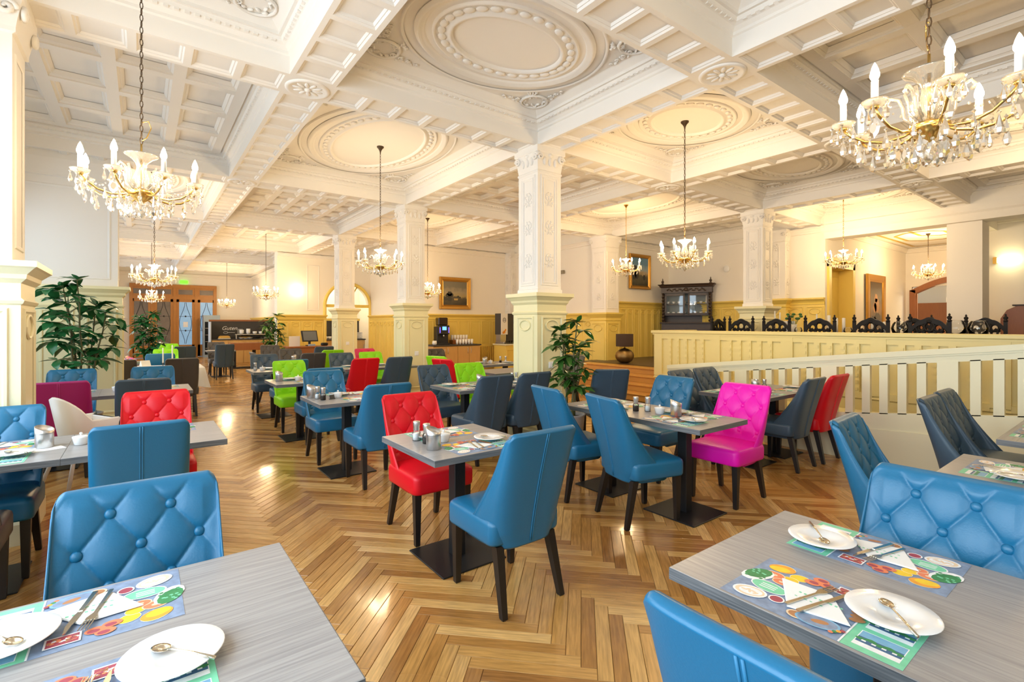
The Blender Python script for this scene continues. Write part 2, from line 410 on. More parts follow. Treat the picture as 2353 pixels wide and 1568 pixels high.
def bay(i, j, kind, nx=4, ny=4, single=False):
    x0 = xs[i] + (HB if i else 0); x1 = xs[i+1] - (HB if i < 4 else 0); y0 = ys[j] + (HB if j else 0); y1 = ys[j+1] - (HB if j < len(ys)-2 else 0)
    cx, cy, hx, hy = (x0+x1)/2, (y0+y1)/2, (x1-x0)/2, (y1-y0)/2
    mb = MB(); mb.rects(cx, cy, hx, hy, CORN, cap0=False); c = mb.build('coffer', m_plaster, ceil)
    if j <= 4: # dentil course of the cornice
        mb = MB(); n = int(2*hy/0.075)
        for k in range(n):
            y = cy - hy + 0.1 + k*(2*hy-0.2)/n
            for s_ in (-1, 1): mb.box(cx+s_*(hx-0.075)-0.012, cx+s_*(hx-0.075)+0.012, y, y+0.035, -0.128, -0.09)
        n = int(2*hx/0.075)
        for k in range(n):
            x = cx - hx + 0.1 + k*(2*hx-0.2)/n
            for s_ in (-1, 1): mb.box(x, x+0.035, cy+s_*(hy-0.075)-0.012, cy+s_*(hy-0.075)+0.012, -0.128, -0.09)
        o = mb.build('dentil_course', m_plaster, c); o['kind'] = 'stuff'
    if kind == 'oval':
        a, b = hx - 0.24, hy - 0.24
        mb = MB()
        ellring(mb, cx, cy, a, b, [(0,0),(0,-0.016),(-0.012,-0.022),(-0.026,-0.012),(-0.03,-0.010)])
        ellring(mb, cx, cy, a-0.14, b-0.14, [(0.02,-0.008),(0.0,-0.03),(-0.02,-0.038),(-0.035,-0.018),(-0.06,-0.022),(-0.075,-0.006),(-0.08,0.0)])
        ellring(mb, cx, cy, a-0.33, b-0.33, [(0.05,0),(0.045,-0.02),(0.03,-0.026),(0.02,-0.008),(-0.09,-0.008),(-0.10,-0.028),(-0.125,-0.030),(-0.14,0.0)])
        mb.build('oval_rose', m_plaster, c)
        A, B = a - 0.365, b - 0.365
        n = max(24, int(PI*(A + B)/0.115)); one = MB()
        for k in range(n):
            t = 2*PI*k/n; p = (cx + A*math.cos(t), cy + B*math.sin(t), -0.012); ang = math.atan2(B*math.cos(t), -A*math.sin(t))
            if single: inst(me_egg, 'egg', m_plaster, c, p, ang)
            else:
                one.M = Matrix.Translation(p) @ Matrix.Rotation(ang, 4, 'Z'); one.ball((0,0,0), (0.052,0.034,0.017), 6, 4)
        if not single:
            o = one.build('egg_moulding', m_plaster, c); o['kind'] = 'stuff'
        for q, (sx, sy) in enumerate(((1,1),(-1,1),(-1,-1),(1,-1))):
            s_ = min(hx, hy)/1.25
            inst(me_corner, 'corner_ornament', m_plaster, c, (cx - sx*(hx-0.20), cy - sy*(hy-0.20), -0.002), scale=(sx*s_, sy*s_, 1))
    else:
        mb = MB(); wx, wy = 2*hx - 0.4, 2*hy - 0.4; px, py = wx/nx, wy/ny; rw = 0.055
        for k in range(nx + 1):
            x = cx - wx/2 + k*px; mb.box(x-rw, x+rw, cy-wy/2, cy+wy/2, -0.075, 0.0)
        for k in range(ny + 1):
            y = cy - wy/2 + k*py; mb.box(cx-wx/2, cx+wx/2, y-rw, y+rw, -0.074, 0.0)
        mb.build('coffer_ribs', m_plaster, c)
        me = cached_frame('coffer_panel', round(px-2*rw,3), round(py-2*rw,3), [(0,-0.06),(0.02,-0.045),(0.03,-0.045),(0.055,-0.004)])
        for p_ in range(nx):
            for q_ in range(ny):
                inst(me, 'coffer_panel', m_plaster, c, (cx - wx/2 + (p_+0.5)*px, cy - wy/2 + (q_+0.5)*py, 0))
for (i, j, k) in ((0,1,'oval'),(0,2,'oval'),(0,4,'oval'),(0,6,'oval'),(1,1,'oval'),(1,2,'oval'),(1,3,'oval'),(2,2,'oval'),(2,4,'oval'),(3,1,'oval'),(3,2,'oval'),(3,3,'oval'),(4,2,'oval')):
    bay(i, j, k, single=(i, j) == (1,2))
for (i, j, nx, ny) in ((0,3,4,4),(0,5,4,4),(0,7,4,4),(1,4,5,5),(1,5,4,4),(1,6,4,4),(1,7,4,4),(2,1,3,4),(2,3,4,5),(2,5,4,4),(4,1,3,4),(3,4,4,4),(0,0,4,4),(1,0,4,4),(2,0,4,4),(3,0,4,4),(0,8,4,2),(1,8,4,2),(4,3,3,4)):
    bay(i, j, 'grid', nx, ny)
# ------------------------------------------------------------------ walls
_pm = {}
def panel_mesh(w_, h_, oval=True):
    k = (round(w_,3), round(h_,3), oval)
    if k in _pm: return _pm[k]
    mb = MB(); t = 0.014 if oval else 0.009
    rings = []
    for i, z in ((0,0),(0.006,t),(0.022,t),(0.034,0.002)):
        a = w_/2 - i; rings.append([(-a, z, i), (a, z, i), (a, z, h_ - i), (-a, z, h_ - i)])
    mb.loft(rings, cap0=False, cap1=False)
    if oval and w_ > 0.14:
        rw = w_*0.30; zc = h_ - 0.05 - rw*0.62
        pts = [(rw*math.cos(q), 0.006, zc + rw*0.62*math.sin(q)) for q in [2*PI*s_/20 for s_ in range(20)]]
        mb.tube(pts, 0.010, 5, closed=True)
    _pm[k] = mb.mesh('panel'); return _pm[k]
def moulding(mb, L_, prof):   # prof: (y, z) list extruded along x, ends capped
    mb.loft([[(0, y, z) for y, z in prof], [(L_, y, z) for y, z in prof]])
def wall_section(name, label, p0, p1, z0, ztop, wz, thick=0.2, npan=None, oval=True, wall_mat=None, wmat=None, holes=()):
    """runs from p0 to p1; the room lies on its left-hand side (+y of its own frame)"""
    dx, dy = p1[0]-p0[0], p1[1]-p0[1]; L_ = math.hypot(dx, dy)
    root = empty(name, (p0[0], p0[1], 0), math.atan2(dy, dx), label, 'wall', kind='structure')
    wall_mat = wall_mat or m_wall; wmat = wmat or m_cream
    segs = []; x = 0
    for (a, b, zt) in holes:
        segs.append((x, a, z0, ztop)); segs.append((a, b, zt, ztop)); x = b
    segs.append((x, L_, z0, ztop))
    mb = MB()
    for a, b, c, d in segs: mb.box(a, b, -thick, 0, c, d if d < SZ else CZ + 0.04)
    mb.build('plaster', wall_mat, root)
    mb = MB(); moulding(mb, L_, [(0,SZ-0.16),(0.03,SZ-0.15),(0.03,SZ-0.12),(0.07,SZ-0.06),(0.09,SZ-0.05),(0.09,SZ-0.02),(0,SZ-0.02)]); mb.build('cornice', wall_mat, root)
    if wz:
        runs = []; x = 0
        for (a, b, zt) in holes: runs.append((x, a)); x = b
        runs.append((x, L_))
        for (a, b) in runs:
            if b - a < 0.05: continue
            o = empty('wainscot', (a, 0, 0), 0); o.parent = root
            MB().box(0, b-a, 0, 0.035, z0, wz-0.10).build('backing', wmat, o)
            mb = MB(); moulding(mb, b-a, [(0,wz-0.17),(0.045,wz-0.16),(0.05,wz-0.14),(0.04,wz-0.12),(0.055,wz-0.08),(0.085,wz-0.05),(0.10,wz-0.035),(0.10,wz),(0,wz)]); mb.build('cap_moulding', wmat, o)
            mb = MB(); moulding(mb, b-a, [(0,z0),(0.07,z0),(0.07,z0+0.13),(0.055,z0+0.16),(0.035,z0+0.18),(0,z0+0.18)]); mb.build('skirting', wmat, o)
            n = npan or max(1, round((b-a)/0.33)); p = (b-a)/n
            me = panel_mesh(p-0.05, wz-0.19-z0-0.22, oval)
            for k in range(n): inst(me, 'panel', wmat, o, ((k+0.5)*p, 0.035, z0+0.21))
    return root
WZ = 1.80
PZ = 0.56
wall_section('wall_painting', 'ivory wall with yellow wainscot behind the coffee counter', (9.75,13.0), (6.5,13.0), 0, SZ, WZ, npan=8, oval=False)
wall_section('wall_sensor', 'ivory wall with panelled yellow dado beside the wooden steps', (9.75,8.95), (9.75,13.0), 0, SZ, WZ)
wall_section('wall_platform', 'ivory wall with tall yellow wainscot behind the brass lamp', (12.7,9.0), (9.9,9.0), 0.0, SZ, 2.12, npan=10)
wall_section('wall_niche', 'ivory wall with yellow panelled dado behind the platform column', (12.7,4.75), (12.7,9.0), 0.0, SZ, 2.12, npan=10)
wall_section('wall_gallery', 'ivory wall with a yellow doorway and a tall painting', (18.6,4.75), (12.7,4.75), 0.0, SZ, None, holes=((4.27,5.73,2.92),))
wall_section('wall_arched_door', 'far ivory wall holding the arched wooden double door', (18.6,2.45), (18.6,4.75), 0.0, SZ, None, holes=((0.1,2.15,2.62),))
wall_section('wall_sconce', 'cream side wall with a lit sconce above the old cabinet', (14.6,-4.0), (14.6,2.45), 0.0, SZ, None)
wall_section('wall_jog', 'short ivory return wall beyond the sconce', (14.6,2.45), (18.6,2.45), 0.0, SZ, None, thick=0.1)
wall_section('wall_recess', 'ivory side wall beyond the second column', (6.5,13.2), (6.5,17.0), 0, SZ, WZ)
wall_section('wall_corridor', 'ivory side wall of the far dining aisle', (4.35,17.5), (4.35,27.0), 0, SZ, WZ)
wall_section('wall_far', 'ivory end wall around the glazed wooden partition', (4.4,27.0), (-1.6,27.0), 0, SZ, None)
wall_section('wall_behind', 'ivory wall closing the hall behind the first tables', (-1.6,-4.0), (14.6,-4.0), 0, SZ, WZ, npan=30)
# window wall with its openings
wl = empty('wall_windows', (-1.6,-4,0), 0, 'window wall with a row of tall daylight openings', 'wall', kind='structure')
mb = MB(); y = 0
for a, b in WINDOWS:
    a += 4; b += 4
    mb.box(-0.3, 0, y, a, 0, CZ); mb.box(-0.3, 0, a, b, 0, SILL); mb.box(-0.3, 0, a, b, HEAD, CZ); y = b
mb.box(-0.3, 0, y, 31, 0, CZ); mb.build('plaster', m_wall, wl)
for k, (a, b) in enumerate(WINDOWS):
    r_ = empty('window_%d' % (k+1), (-1.7, (a+b)/2, SILL), 0, None, None, kind='structure')
    r_['label'] = 'tall white casement window between the wall piers'; r_['category'] = 'window'; r_['group'] = 'windows of the window wall'
    hw = (b-a)/2; H_ = HEAD - SILL; mb = MB()
    for y0, y1 in ((-hw,-hw+.06),(hw-.06,hw),(-.03,.03)): mb.box(-.03,.03,y0,y1,0,H_)
    for z in (0, H_*.68, H_-.06): mb.box(-.032,.032,-hw,hw,z,z+.06)
    mb.build('window_frame', m_whiteplastic, r_)
# piers on the window side
m_creamcol = mat('cream_column_paint', (0.80,0.735,0.44), 0.42, var=0.03, vscale=2.0)
def pier(label, x0, x1, y0, y1, wz, wm=None):
    cx, cy, hx, hy = (x0+x1)/2, (y0+y1)/2, (x1-x0)/2, (y1-y0)/2
    r_ = empty('wall_pier', (cx, cy, 0), 0, label, 'pier', kind='structure'); wm = wm or m_creamcol
    mb = MB(); mb.rects(0, 0, hx, hy, [(0.055,0),(0.055,0.14),(0.03,0.18),(0.0,0.2),(0,wz-0.30),(0.012,wz-0.29),(0.02,wz-0.27),(0.0,wz-0.25),(0,wz-0.15),(0.03,wz-0.12),(0.035,wz-0.09),(0.075,wz-0.05),(0.09,wz-0.04),(0.09,wz)]); mb.build('dado', wm, r_)
    MB().rects(0, 0, hx-0.05, hy-0.05, [(0,wz),(0,SZ-0.30),(0.02,SZ-0.29),(0.02,SZ-0.26),(0.03,SZ-0.2),(0.06,SZ-0.06),(0.06,SZ+0.05)]).build('shaft', m_plaster, r_)
    for n, (dx_, L_, px, py, a) in enumerate(((1, 2*hx, 0, -hy, PI), (1, 2*hy, hx, 0, -PI/2))):
        k = max(1, round(L_/0.5)); p = L_/k; me = panel_mesh(round(p-0.12,3), wz-0.56, True)
        for q in range(k):
            t = -L_/2 + (q+0.5)*p
            pos = (px + t, py, 0.24) if n == 0 else (px, py + t, 0.24)
            inst(me, 'panel', wm, r_, pos, a)
        me2 = panel_mesh(round(L_-0.26,3), SZ-wz-0.5, False)
        pos = (px, py+0.05, wz+0.1) if n == 0 else (px-0.05, py, wz+0.1)
        inst(me2, 'shaft_panel', m_plaster, r_, pos, a)
    mb = MB()
    for s_ in (-1, 1):   # volutes of the capital
        sp = [((hx-0.04)+0.05 - 0.0*q, s_*(hy-0.07) + 0.055*(1-q/16)*math.cos(q*0.7), SZ-0.15 + 0.055*(1-q/16)*math.sin(q*0.7)) for q in range(15)]
        mb.tube(sp, 0.018, 6)
        sp = [(s_*(hx-0.07) + 0.055*(1-q/16)*math.cos(q*0.7), -(hy-0.04)-0.05, SZ-0.15 + 0.055*(1-q/16)*math.sin(q*0.7)) for q in range(15)]
        mb.tube(sp, 0.018, 6)
    for k in range(5):
        mb.ball((hx-0.05, -hy+0.12+k*(2*hy-0.24)/4, SZ-0.2), (0.03,0.035,0.06), 8, 5)
    mb.build('capital', m_plaster, r_)
pier('pale green-white panelled pier between window bays', -1.6, -0.66, 4.72, 5.28, 1.93, m_creamlight)
pier('panelled cream pier behind the tall rubber plant', -1.6, -0.22, 9.0, 9.35, 2.03)
pier('panelled cream pier beside the white-clothed table', -1.6, -0.62, 13.0, 13.5, 1.93)
pier('panelled cream pier beside the red chairs of the far aisle', -1.6, -0.62, 17.0, 17.5, 1.93)
pier('last panelled cream pier before the glazed partition', -1.6, -0.62, 21.0, 21.5, 1.93)
# columns
def ornament_mesh():
    mb = MB(); rnd = random.Random(5)
    for s_ in (-1, 1):
        mb.tube([(s_*(0.015+0.05*math.sin(q*0.55))*1.0, 0.004, 0.10-q*0.02) for q in range(10)], 0.008, 4)
        for k in range(3): mb.ball((s_*(0.03+0.015*k), 0.004, 0.07-0.05*k), (0.024,0.010,0.018), 7, 4)
    mb.ball((0,0.004,0.03), (0.022,0.014,0.032), 8, 5); mb.ball((0,0.004,-0.05), (0.016,0.010,0.026), 8, 4)
    return mb.mesh('relief_ornament')
me_orn = ornament_mesh()
def column(label, x, y, base=0.0, full=True, wz=1.90):
    r_ = empty('column', (x, y, 0), 0, label, 'column', kind='structure')
    h = 0.25
    MB().rects(0,0,h,h,[(0.055,base),(0.055,base+0.13),(0.035,base+0.15),(0.03,base+0.18),(0,base+0.21),(0,wz-0.28),(0.012,wz-0.27),(0.018,wz-0.25),(0,wz-0.23),(0,wz-0.15),(0.022,wz-0.12),(0.026,wz-0.095),(0.06,wz-0.055),(0.075,wz-0.045),(0.075,wz)]).build('pedestal', m_creamcol, r_)
    s = 0.2
    MB().rects(0,0,s,s,[(0.012,wz),(0.012,wz+0.05),(0,wz+0.06),(0,SZ-0.34),(0.010,SZ-0.33),(0.010,SZ-0.31),(0.0,SZ-0.30),(0.03,SZ-0.08),(0.042,SZ-0.07),(0.042,SZ)]).build('shaft', m_plaster, r_)
    mp = panel_mesh(2*h-0.14, wz-0.36-base-0.2, True); ms = panel_mesh(2*s-0.10, SZ-wz-0.46, False); ms2 = panel_mesh(2*s-0.17, SZ-wz-0.52, False)
    for k in range(4):
        a = k*PI/2; n = Vector((-math.sin(a), math.cos(a), 0))
        inst(mp, 'pedestal_panel', m_creamcol, r_, (n.x*h, n.y*h, base+0.26), a)
        inst(ms, 'shaft_panel', m_plaster, r_, (n.x*s, n.y*s, wz+0.1), a)
        inst(ms2, 'shaft_panel', m_plaster, r_, (n.x*s, n.y*s, wz+0.13), a)
        if full:
            for z in (wz+0.42, wz+0.85, wz+1.22): inst(me_orn, 'relief_ornament', m_plaster, r_, (n.x*s, n.y*s, z), a, scale=(1,0.55,1))
    mb = MB()
    for k in range(4):
        mb.M = Matrix.Rotation(k*PI/2, 4, 'Z')
        for s_ in (-1, 1):
            sp = [(s_*0.185 + s_*0.052*(1-q/16)*math.cos(q*0.7), 0.232, SZ-0.14 + 0.052*(1-q/16)*math.sin(q*0.7)) for q in range(15)]
            mb.tube(sp, 0.016, 6)
        for q in range(3): mb.ball((-0.09+0.09*q, 0.215, SZ-0.18), (0.035,0.022,0.06), 8, 5)
        mb.ball((0,0.22,SZ-0.1),(0.05,0.025,0.03),8,5)
    mb.build('capital', m_plaster, r_)
    return r_
column('tall white column on cream pedestal beside the potted plant at the steps', 4.27, 5.05)
column('white column on cream pedestal behind the red-backed chair', 4.27, 9.0)
column('slim distant white column on cream pedestal in front of the arch', 4.27, 13.0)
column('white column on the raised platform behind the balustrade', 10.15, 5.05, PZ, True, 1.86)
def pilaster(label, x, y, sx, sy, wz, base=0.0):
    r_ = empty('pilaster', (x, y, 0), 0, label, 'pilaster', kind='structure')
    MB().rects(0,0,sx,sy,[(0.04,base),(0.04,base+0.13),(0.0,base+0.2),(0,wz-0.22),(0.015,wz-0.2),(0,wz-0.18),(0,wz-0.14),(0.03,wz-0.1),(0.07,wz-0.04),(0.07,wz)]).build('dado', m_cream, r_)
    MB().rects(0,0,sx-0.03,sy-0.03,[(0,wz),(0,SZ-0.3),(0.012,SZ-0.29),(0,SZ-0.27),(0.05,SZ-0.06),(0.05,SZ)]).build('shaft', m_plaster, r_)
    me = panel_mesh(round(2*min(sx,sy)-0.1,3), wz-base-0.5, True)
    inst(me, 'panel', m_cream, r_, (0,-sy,base+0.23), PI); inst(me, 'panel', m_cream, r_, (-sx,0,base+0.23), PI/2)
    me = panel_mesh(round(2*min(sx,sy)-0.16,3), SZ-wz-0.5, False)
    inst(me, 'shaft_panel', m_plaster, r_, (0,-sy+0.03,wz+0.1), PI); inst(me, 'shaft_panel', m_plaster, r_, (-sx+0.03,0,wz+0.1), PI/2)
    for z in (wz+0.4, wz+0.85, wz+1.25):
        inst(me_orn, 'relief_ornament', m_plaster, r_, (-sx+0.03, 0, z), PI/2); inst(me_orn, 'relief_ornament', m_plaster, r_, (0, -sy+0.03, z), PI)
    mb = MB()
    for s_ in (-1, 1):
        mb.tube([(-sx-0.02, s_*(sy-0.03) + 0.05*(1-q/16)*math.cos(q*0.7), SZ-0.13 + 0.05*(1-q/16)*math.sin(q*0.7)) for q in range(15)], 0.016, 6)
        mb.tube([(s_*(sx-0.03) + 0.05*(1-q/16)*math.cos(q*0.7), -sy-0.02, SZ-0.13 + 0.05*(1-q/16)*math.sin(q*0.7)) for q in range(15)], 0.016, 6)
    mb.build('capital', m_plaster, r_)
pilaster('white pilaster on yellow dado at the top of the steps', 9.85, 8.95, 0.28, 0.28, 1.80)
pilaster('white pilaster on yellow dado beyond the platform column', 12.6, 5.75, 0.16, 0.24, 2.12)
pilaster('white pilaster on yellow dado behind the first column', 9.65, 12.9, 0.16, 0.22, 1.80)
# arch wall at the far counter
def arch_wall():
    r_ = empty('wall_arch', (3.45, 17.0, 0), 0, 'ivory wall with yellow dado and a glazed round arch', 'wall', kind='structure')
    L_ = 3.05; a, b, sp = 1.45, 3.05, 2.12; cx = (a+b)/2; rad = (b-a)/2
    L_ = 3.05
    mb = MB(); mb.box(0, a, 0, 0.4, 0, CZ+0.04)
    n = 24; P = [(cx+rad*math.cos(PI - PI*k/n), sp+rad*math.sin(PI - PI*k/n)) for k in range(n+1)]
    for (u0,v0),(u1,v1) in zip(P, P[1:]):
        mb.add([(u0,0,v0),(u1,0,v1),(u1,0,CZ+.04),(u0,0,CZ+.04),(u0,.4,v0),(u1,.4,v1),(u1,.4,CZ+.04),(u0,.4,CZ+.04)], [(0,1,2,3),(7,6,5,4),(0,4,5,1)])
    mb.build('plaster', m_wall, r_)
    o = MB()
    pts = [(a+0.02,-0.03,0.0),(a+0.02,-0.03,1.0),(a+0.02,-0.03,sp)] + [(cx+(rad-0.02)*math.cos(PI-PI*k/n),-0.03,sp+(rad-0.02)*math.sin(PI-PI*k/n)) for k in range(n+1)] + [(b-0.02,-0.03,1.0),(b-0.02,-0.03,0)]
    o.tube(pts, 0.055, 6); o.box(a, b, -0.02, 0.06, sp-0.05, sp+0.05); o.build('arch_surround', m_cream, r_)
    mb = MB()
    for ang in (60, 120): mb.tube([(cx,0.2,sp),(cx+rad*math.cos(R(ang)),0.2,sp+rad*math.sin(R(ang)))], 0.02, 5)
    mb.build('glazing_bars', m_cream, r_)
    pts = [(a,0.2,sp)] + [(u,0.2,v) for u,v in P] ; MB().poly(pts).build('fanlight_pane', m_glass, r_)
    for (x0, x1) in ((0, a),):
        o = empty('dado', (x0, 0, 0), 0); o.parent = r_
        MB().box(0, x1-x0, -0.035, 0, 0, WZ-0.1).build('backing', m_cream, o)
        mb = MB(); mb.rects((x1-x0)/2, -0.03, (x1-x0)/2, 0.03, [(0,WZ-0.18),(0.03,WZ-0.12),(0.03,WZ-0.09),(0.075,WZ-0.04),(0.085,WZ)]); mb.build('cap_moulding', m_cream, o)
        n_ = round((x1-x0)/0.36); p = (x1-x0)/n_; me = panel_mesh(p-0.06, WZ-0.42, True)
        for k in range(n_): inst(me, 'panel', m_cream, o, ((k+0.5)*p, -0.035, 0.2), PI)
    me = panel_mesh(0.4, SZ-WZ-0.5, False); inst(me, 'shaft_panel', m_plaster, r_, (1.1, 0.0, WZ+0.15), PI)
    mb = MB(); mb.box(0,L_,-0.09,0,SZ-0.12,SZ-0.02); mb.build('cornice', m_plaster, r_)
arch_wall()
mb = MB(); mb.box(4.5, 8.0, 19.5, 19.7, 0, SZ); mb.box(7.0,7.2,17.4,19.5,0,SZ); mb.box(4.35,7.2,17.4,19.7,SZ-0.3,SZ-0.2); o = mb.build('wall_pantry', m_wall)
tag(o, 'cream back wall of the pantry seen through the arch', 'wall', kind='structure')
# ------------------------------------------------------------------ platform, steps, ramp
o = MB().box(7.72, 19, -4, 5.62, 0, PZ).box(8.9, 19, 5.62, 9.0, 0, PZ).build('platform_floor', m_dkfloor)
tag(o, 'raised dark-floored platform behind the cream balustrade', 'platform', kind='structure')
st = empty('steps', (0,0,0), 0, 'orange wooden steps climbing to the platform beside the balustrade', 'steps', kind='structure')
for k in range(4):
    x0 = 7.7 + k*0.30; z1 = PZ*(k+1)/4
    MB().box(x0+0.02, 9.0 if k == 3 else x0+0.33, 5.95, 8.62, z1-PZ/4, z1-0.03).build('riser', m_step, st)
    MB().cbox(x0-0.02, 8.98 if k == 3 else x0+0.32, 5.95, 8.62, z1-0.03, z1, 0.008).build('tread', m_step, st)
# ramp
mb = MB(); y0, y1 = 4.5, -0.4
mb.add([(6.42,y0,0),(7.7,y0,0),(7.7,y1,PZ),(6.42,y1,PZ),(6.42,y1,0),(7.7,y1,0)], [(0,1,2,3),(0,3,4),(1,5,2),(3,2,5,4),(0,4,5,1)])
mb.box(6.42,7.72,-4,-0.4,0,PZ); o = mb.build('ramp', m_dkfloor); tag(o, 'dark-topped access ramp rising between two cream railings', 'ramp', kind='structure')
def ztop(y): return 1.41 - 0.117*y
def ramp_rail():
    r_ = empty('ramp_railing', (6.36, 4.5, 0), 0, 'pale cream ramp railing with open upright slots', 'railing')
    def part(name, ya, yb, za, zb, x0=-0.03, x1=0.03, mat_=m_creamlight):  # za, zb: functions of y
        v = []
        for x in (x0, x1):
            for yy in (ya, yb): v += [(x, yy-4.5, za(yy)), (x, yy-4.5, zb(yy))]
        return MB().add(v, [(0,1,3,2),(4,6,7,5),(0,4,5,1),(2,3,7,6),(1,5,7,3),(0,2,6,4)]).build(name, mat_, r_)
    ye = -1.2
    part('handrail', 4.5, ye, lambda y: ztop(y)-0.055, lambda y: ztop(y), -0.055, 0.055)
    part('rail_moulding', 4.5, ye, lambda y: ztop(y)-0.075, lambda y: ztop(y)-0.055, -0.042, 0.042)
    part('upper_board', 4.5, ye, lambda y: ztop(y)-0.135, lambda y: ztop(y)-0.07)
    part('lower_board', 4.5, ye, lambda y: 0.0, lambda y: ztop(y)-0.65)
    part('base_board', 4.5, ye, lambda y: 0.0, lambda y: max(0.22, ztop(y)-1.02), -0.05, 0.03)
    y = 4.5
    lo = lambda y: ztop(y)-0.66
    hi = lambda y: ztop(y)-0.125
    while y > ye:
        pw = 0.16
        part('post', y, y-pw, lo, hi, -0.034, 0.034); y -= pw
        for k in range(6):
            y -= 0.085
            if k < 5: part('slat', y, y-0.075, lo, hi); y -= 0.075
ramp_rail()
def balustrade():
    r_ = empty('platform_balustrade', (7.66, 5.7, 0), 0, 'cream panelled balustrade wall along the raised platform', 'balustrade')
    zt = 1.385; y_end = -4.0 - 5.7
    MB().box(-0.03, 0.06, y_end, 0, 0, zt-0.05).build('backing', m_balus, r_)
    MB().cbox(-0.09, 0.12, y_end, 0.06, zt-0.055, zt, 0.01).build('handrail', m_balus, r_)
    mb = MB(); mb.box(-0.07,0.1,y_end,0.03,zt-0.08,zt-0.055); mb.build('rail_moulding', m_balus, r_)
    mb = MB(); mb.rects(0.02, y_end/2, 0.06, -y_end/2, [(0.05,0),(0.05,0.28),(0.03,0.31),(0.0,0.36),(0,0.5),(0.02,0.52),(0,0.56)]); mb.build('plinth', m_balus, r_)
    y = 0.0
    slat = MB().box(-0.062,-0.03,-0.036,0.036,0.56,zt-0.14)
    for k in range(7): slat.box(-0.070,-0.062,-0.020,0.020,0.62+k*0.09,0.66+k*0.09)
    me_s = slat.mesh('slat')
    fr = cached_frame('recess_frame', 0.09, 0.60, [(0,0),(0.006,0.006),(0.012,0.0)])
    while y > y_end + 1.3:
        MB().box(-0.066,-0.03,y-0.17,y,0.56,zt-0.075).build('post', m_balus, r_)
        MB().box(-0.060,-0.03,y-1.13,y-0.17,zt-0.15,zt-0.075).build('upper_board', m_balus, r_)
        MB().box(-0.060,-0.03,y-1.13,y-0.17,0.52,0.60).build('lower_board', m_balus, r_)
        for k in range(5): inst(me_s, 'slat', m_balus, r_, (0, y-0.17-0.16-k*0.16, 0))
        y -= 1.13
    # return along the steps
    MB().box(0.061, 1.2, -0.03, 0.055, 0, zt-0.055).build('return_backing', m_balus, r_)
    MB().cbox(0.125, 1.25, -0.06, 0.06, zt-0.055, zt, 0.01).build('return_handrail', m_balus, r_)
balustrade()
# right-hand beam, pier, gallery ceiling with gold lines
o = MB().box(12.68, 13.12, -4, 4.78, 3.48, CZ+0.06).rects(12.9, 0.4, 0.22, 4.4, [(0.0,3.62),(0.03,3.66),(0.03,3.8)]).build('trim_1', m_wall); tag(o, 'deep plain plaster beam dividing the platform from the gallery', 'beam', kind='structure')
o = MB().rects(13.1, 2.35, 0.30, 0.26, [(0.03,PZ),(0.03,PZ+0.2),(0,PZ+0.22),(0,3.5)]).build('wall_pier', m_wall); tag(o, 'plain cream square pier beside the arched door', 'pier', kind='structure')
o = MB().box(13.1, 18.6, 1.0, 4.75, 3.79, 3.83).box(13.1,14.6,-4,1.0,3.79,3.83).box(13.1, 16, 2.15, 2.55, 3.5, 3.8).build('ceiling_gallery', m_wall); tag(o, 'flat gallery ceiling painted with gold lines', 'ceiling', kind='structure')
m_goldpaint = mat('gold_paint_line', (0.55,0.36,0.05), 0.5)
mb = MB()
def strip(pts, wdt=0.075, z=3.784):
    for p, q in zip(pts, pts[1:]):
        p = Vector((*p, z)); q = Vector((*q, z)); d = (q-p).normalized(); n = Vector((-d.y, d.x, 0))*wdt/2
        mb.add([p-n, q-n, q+n, p+n], [(3,2,1,0)])
strip([(13.3,4.45),(18.2,4.45),(18.2,2.7)]); strip([(13.5,0.2),(14.4,1.2)], 0.05)
def oct_(cx, cy, rx, ry): return [(cx-rx,cy-ry*.4),(cx-rx*.6,cy-ry),(cx+rx*.6,cy-ry),(cx+rx,cy-ry*.4),(cx+rx,cy+ry*.4),(cx+rx*.6,cy+ry),(cx-rx*.6,cy+ry),(cx-rx,cy+ry*.4),(cx-rx,cy-ry*.4)]
strip(oct_(16.3,3.75,0.9,0.5)); strip(oct_(15.6,3.3,0.8,0.5))
mb.build('gold_line_border', m_goldpaint, bpy.data.objects['ceiling_gallery'])
# ------------------------------------------------------------------ upholstered chair (faces +y of its own frame)
SEAT_T = 0.485; BK0, BK1 = 0.335, 0.945
LX, LZ, Z0 = 0.082, 0.105, 0.872
BTN = [(sx*LX, Z0) for sx in (-1, 1)] + [(sx*2*LX, Z0-LZ) for sx in (-1, 0, 1)] + [(sx*LX, Z0-2*LZ) for sx in (-1, 1)] + [(sx*2*LX, Z0-3*LZ) for sx in (-1, 0, 1)]
def back_geom(z):
    v = min(1.0, max(0.0, (z - BK0)/(BK1 - BK0)))
    yr = -0.225 - 0.145*v**1.25
    W = 0.232 - 0.012*abs(v-0.45) - 0.03*max(0, 0.12 - v)/0.12
    dep = 0.072 + 0.27*(1 - v)**1.9
    tb = 0.085 - 0.030*v
    return v, yr, W, dep, tb
def y_inner(x, z):
    v, yr, W, dep, tb = back_geom(z)
    Wi = W; q = min(1.0, abs(x)/Wi)
    return yr + tb + (dep - tb)*(1 - max(0.0, 1 - q**5)**(1/2.2))
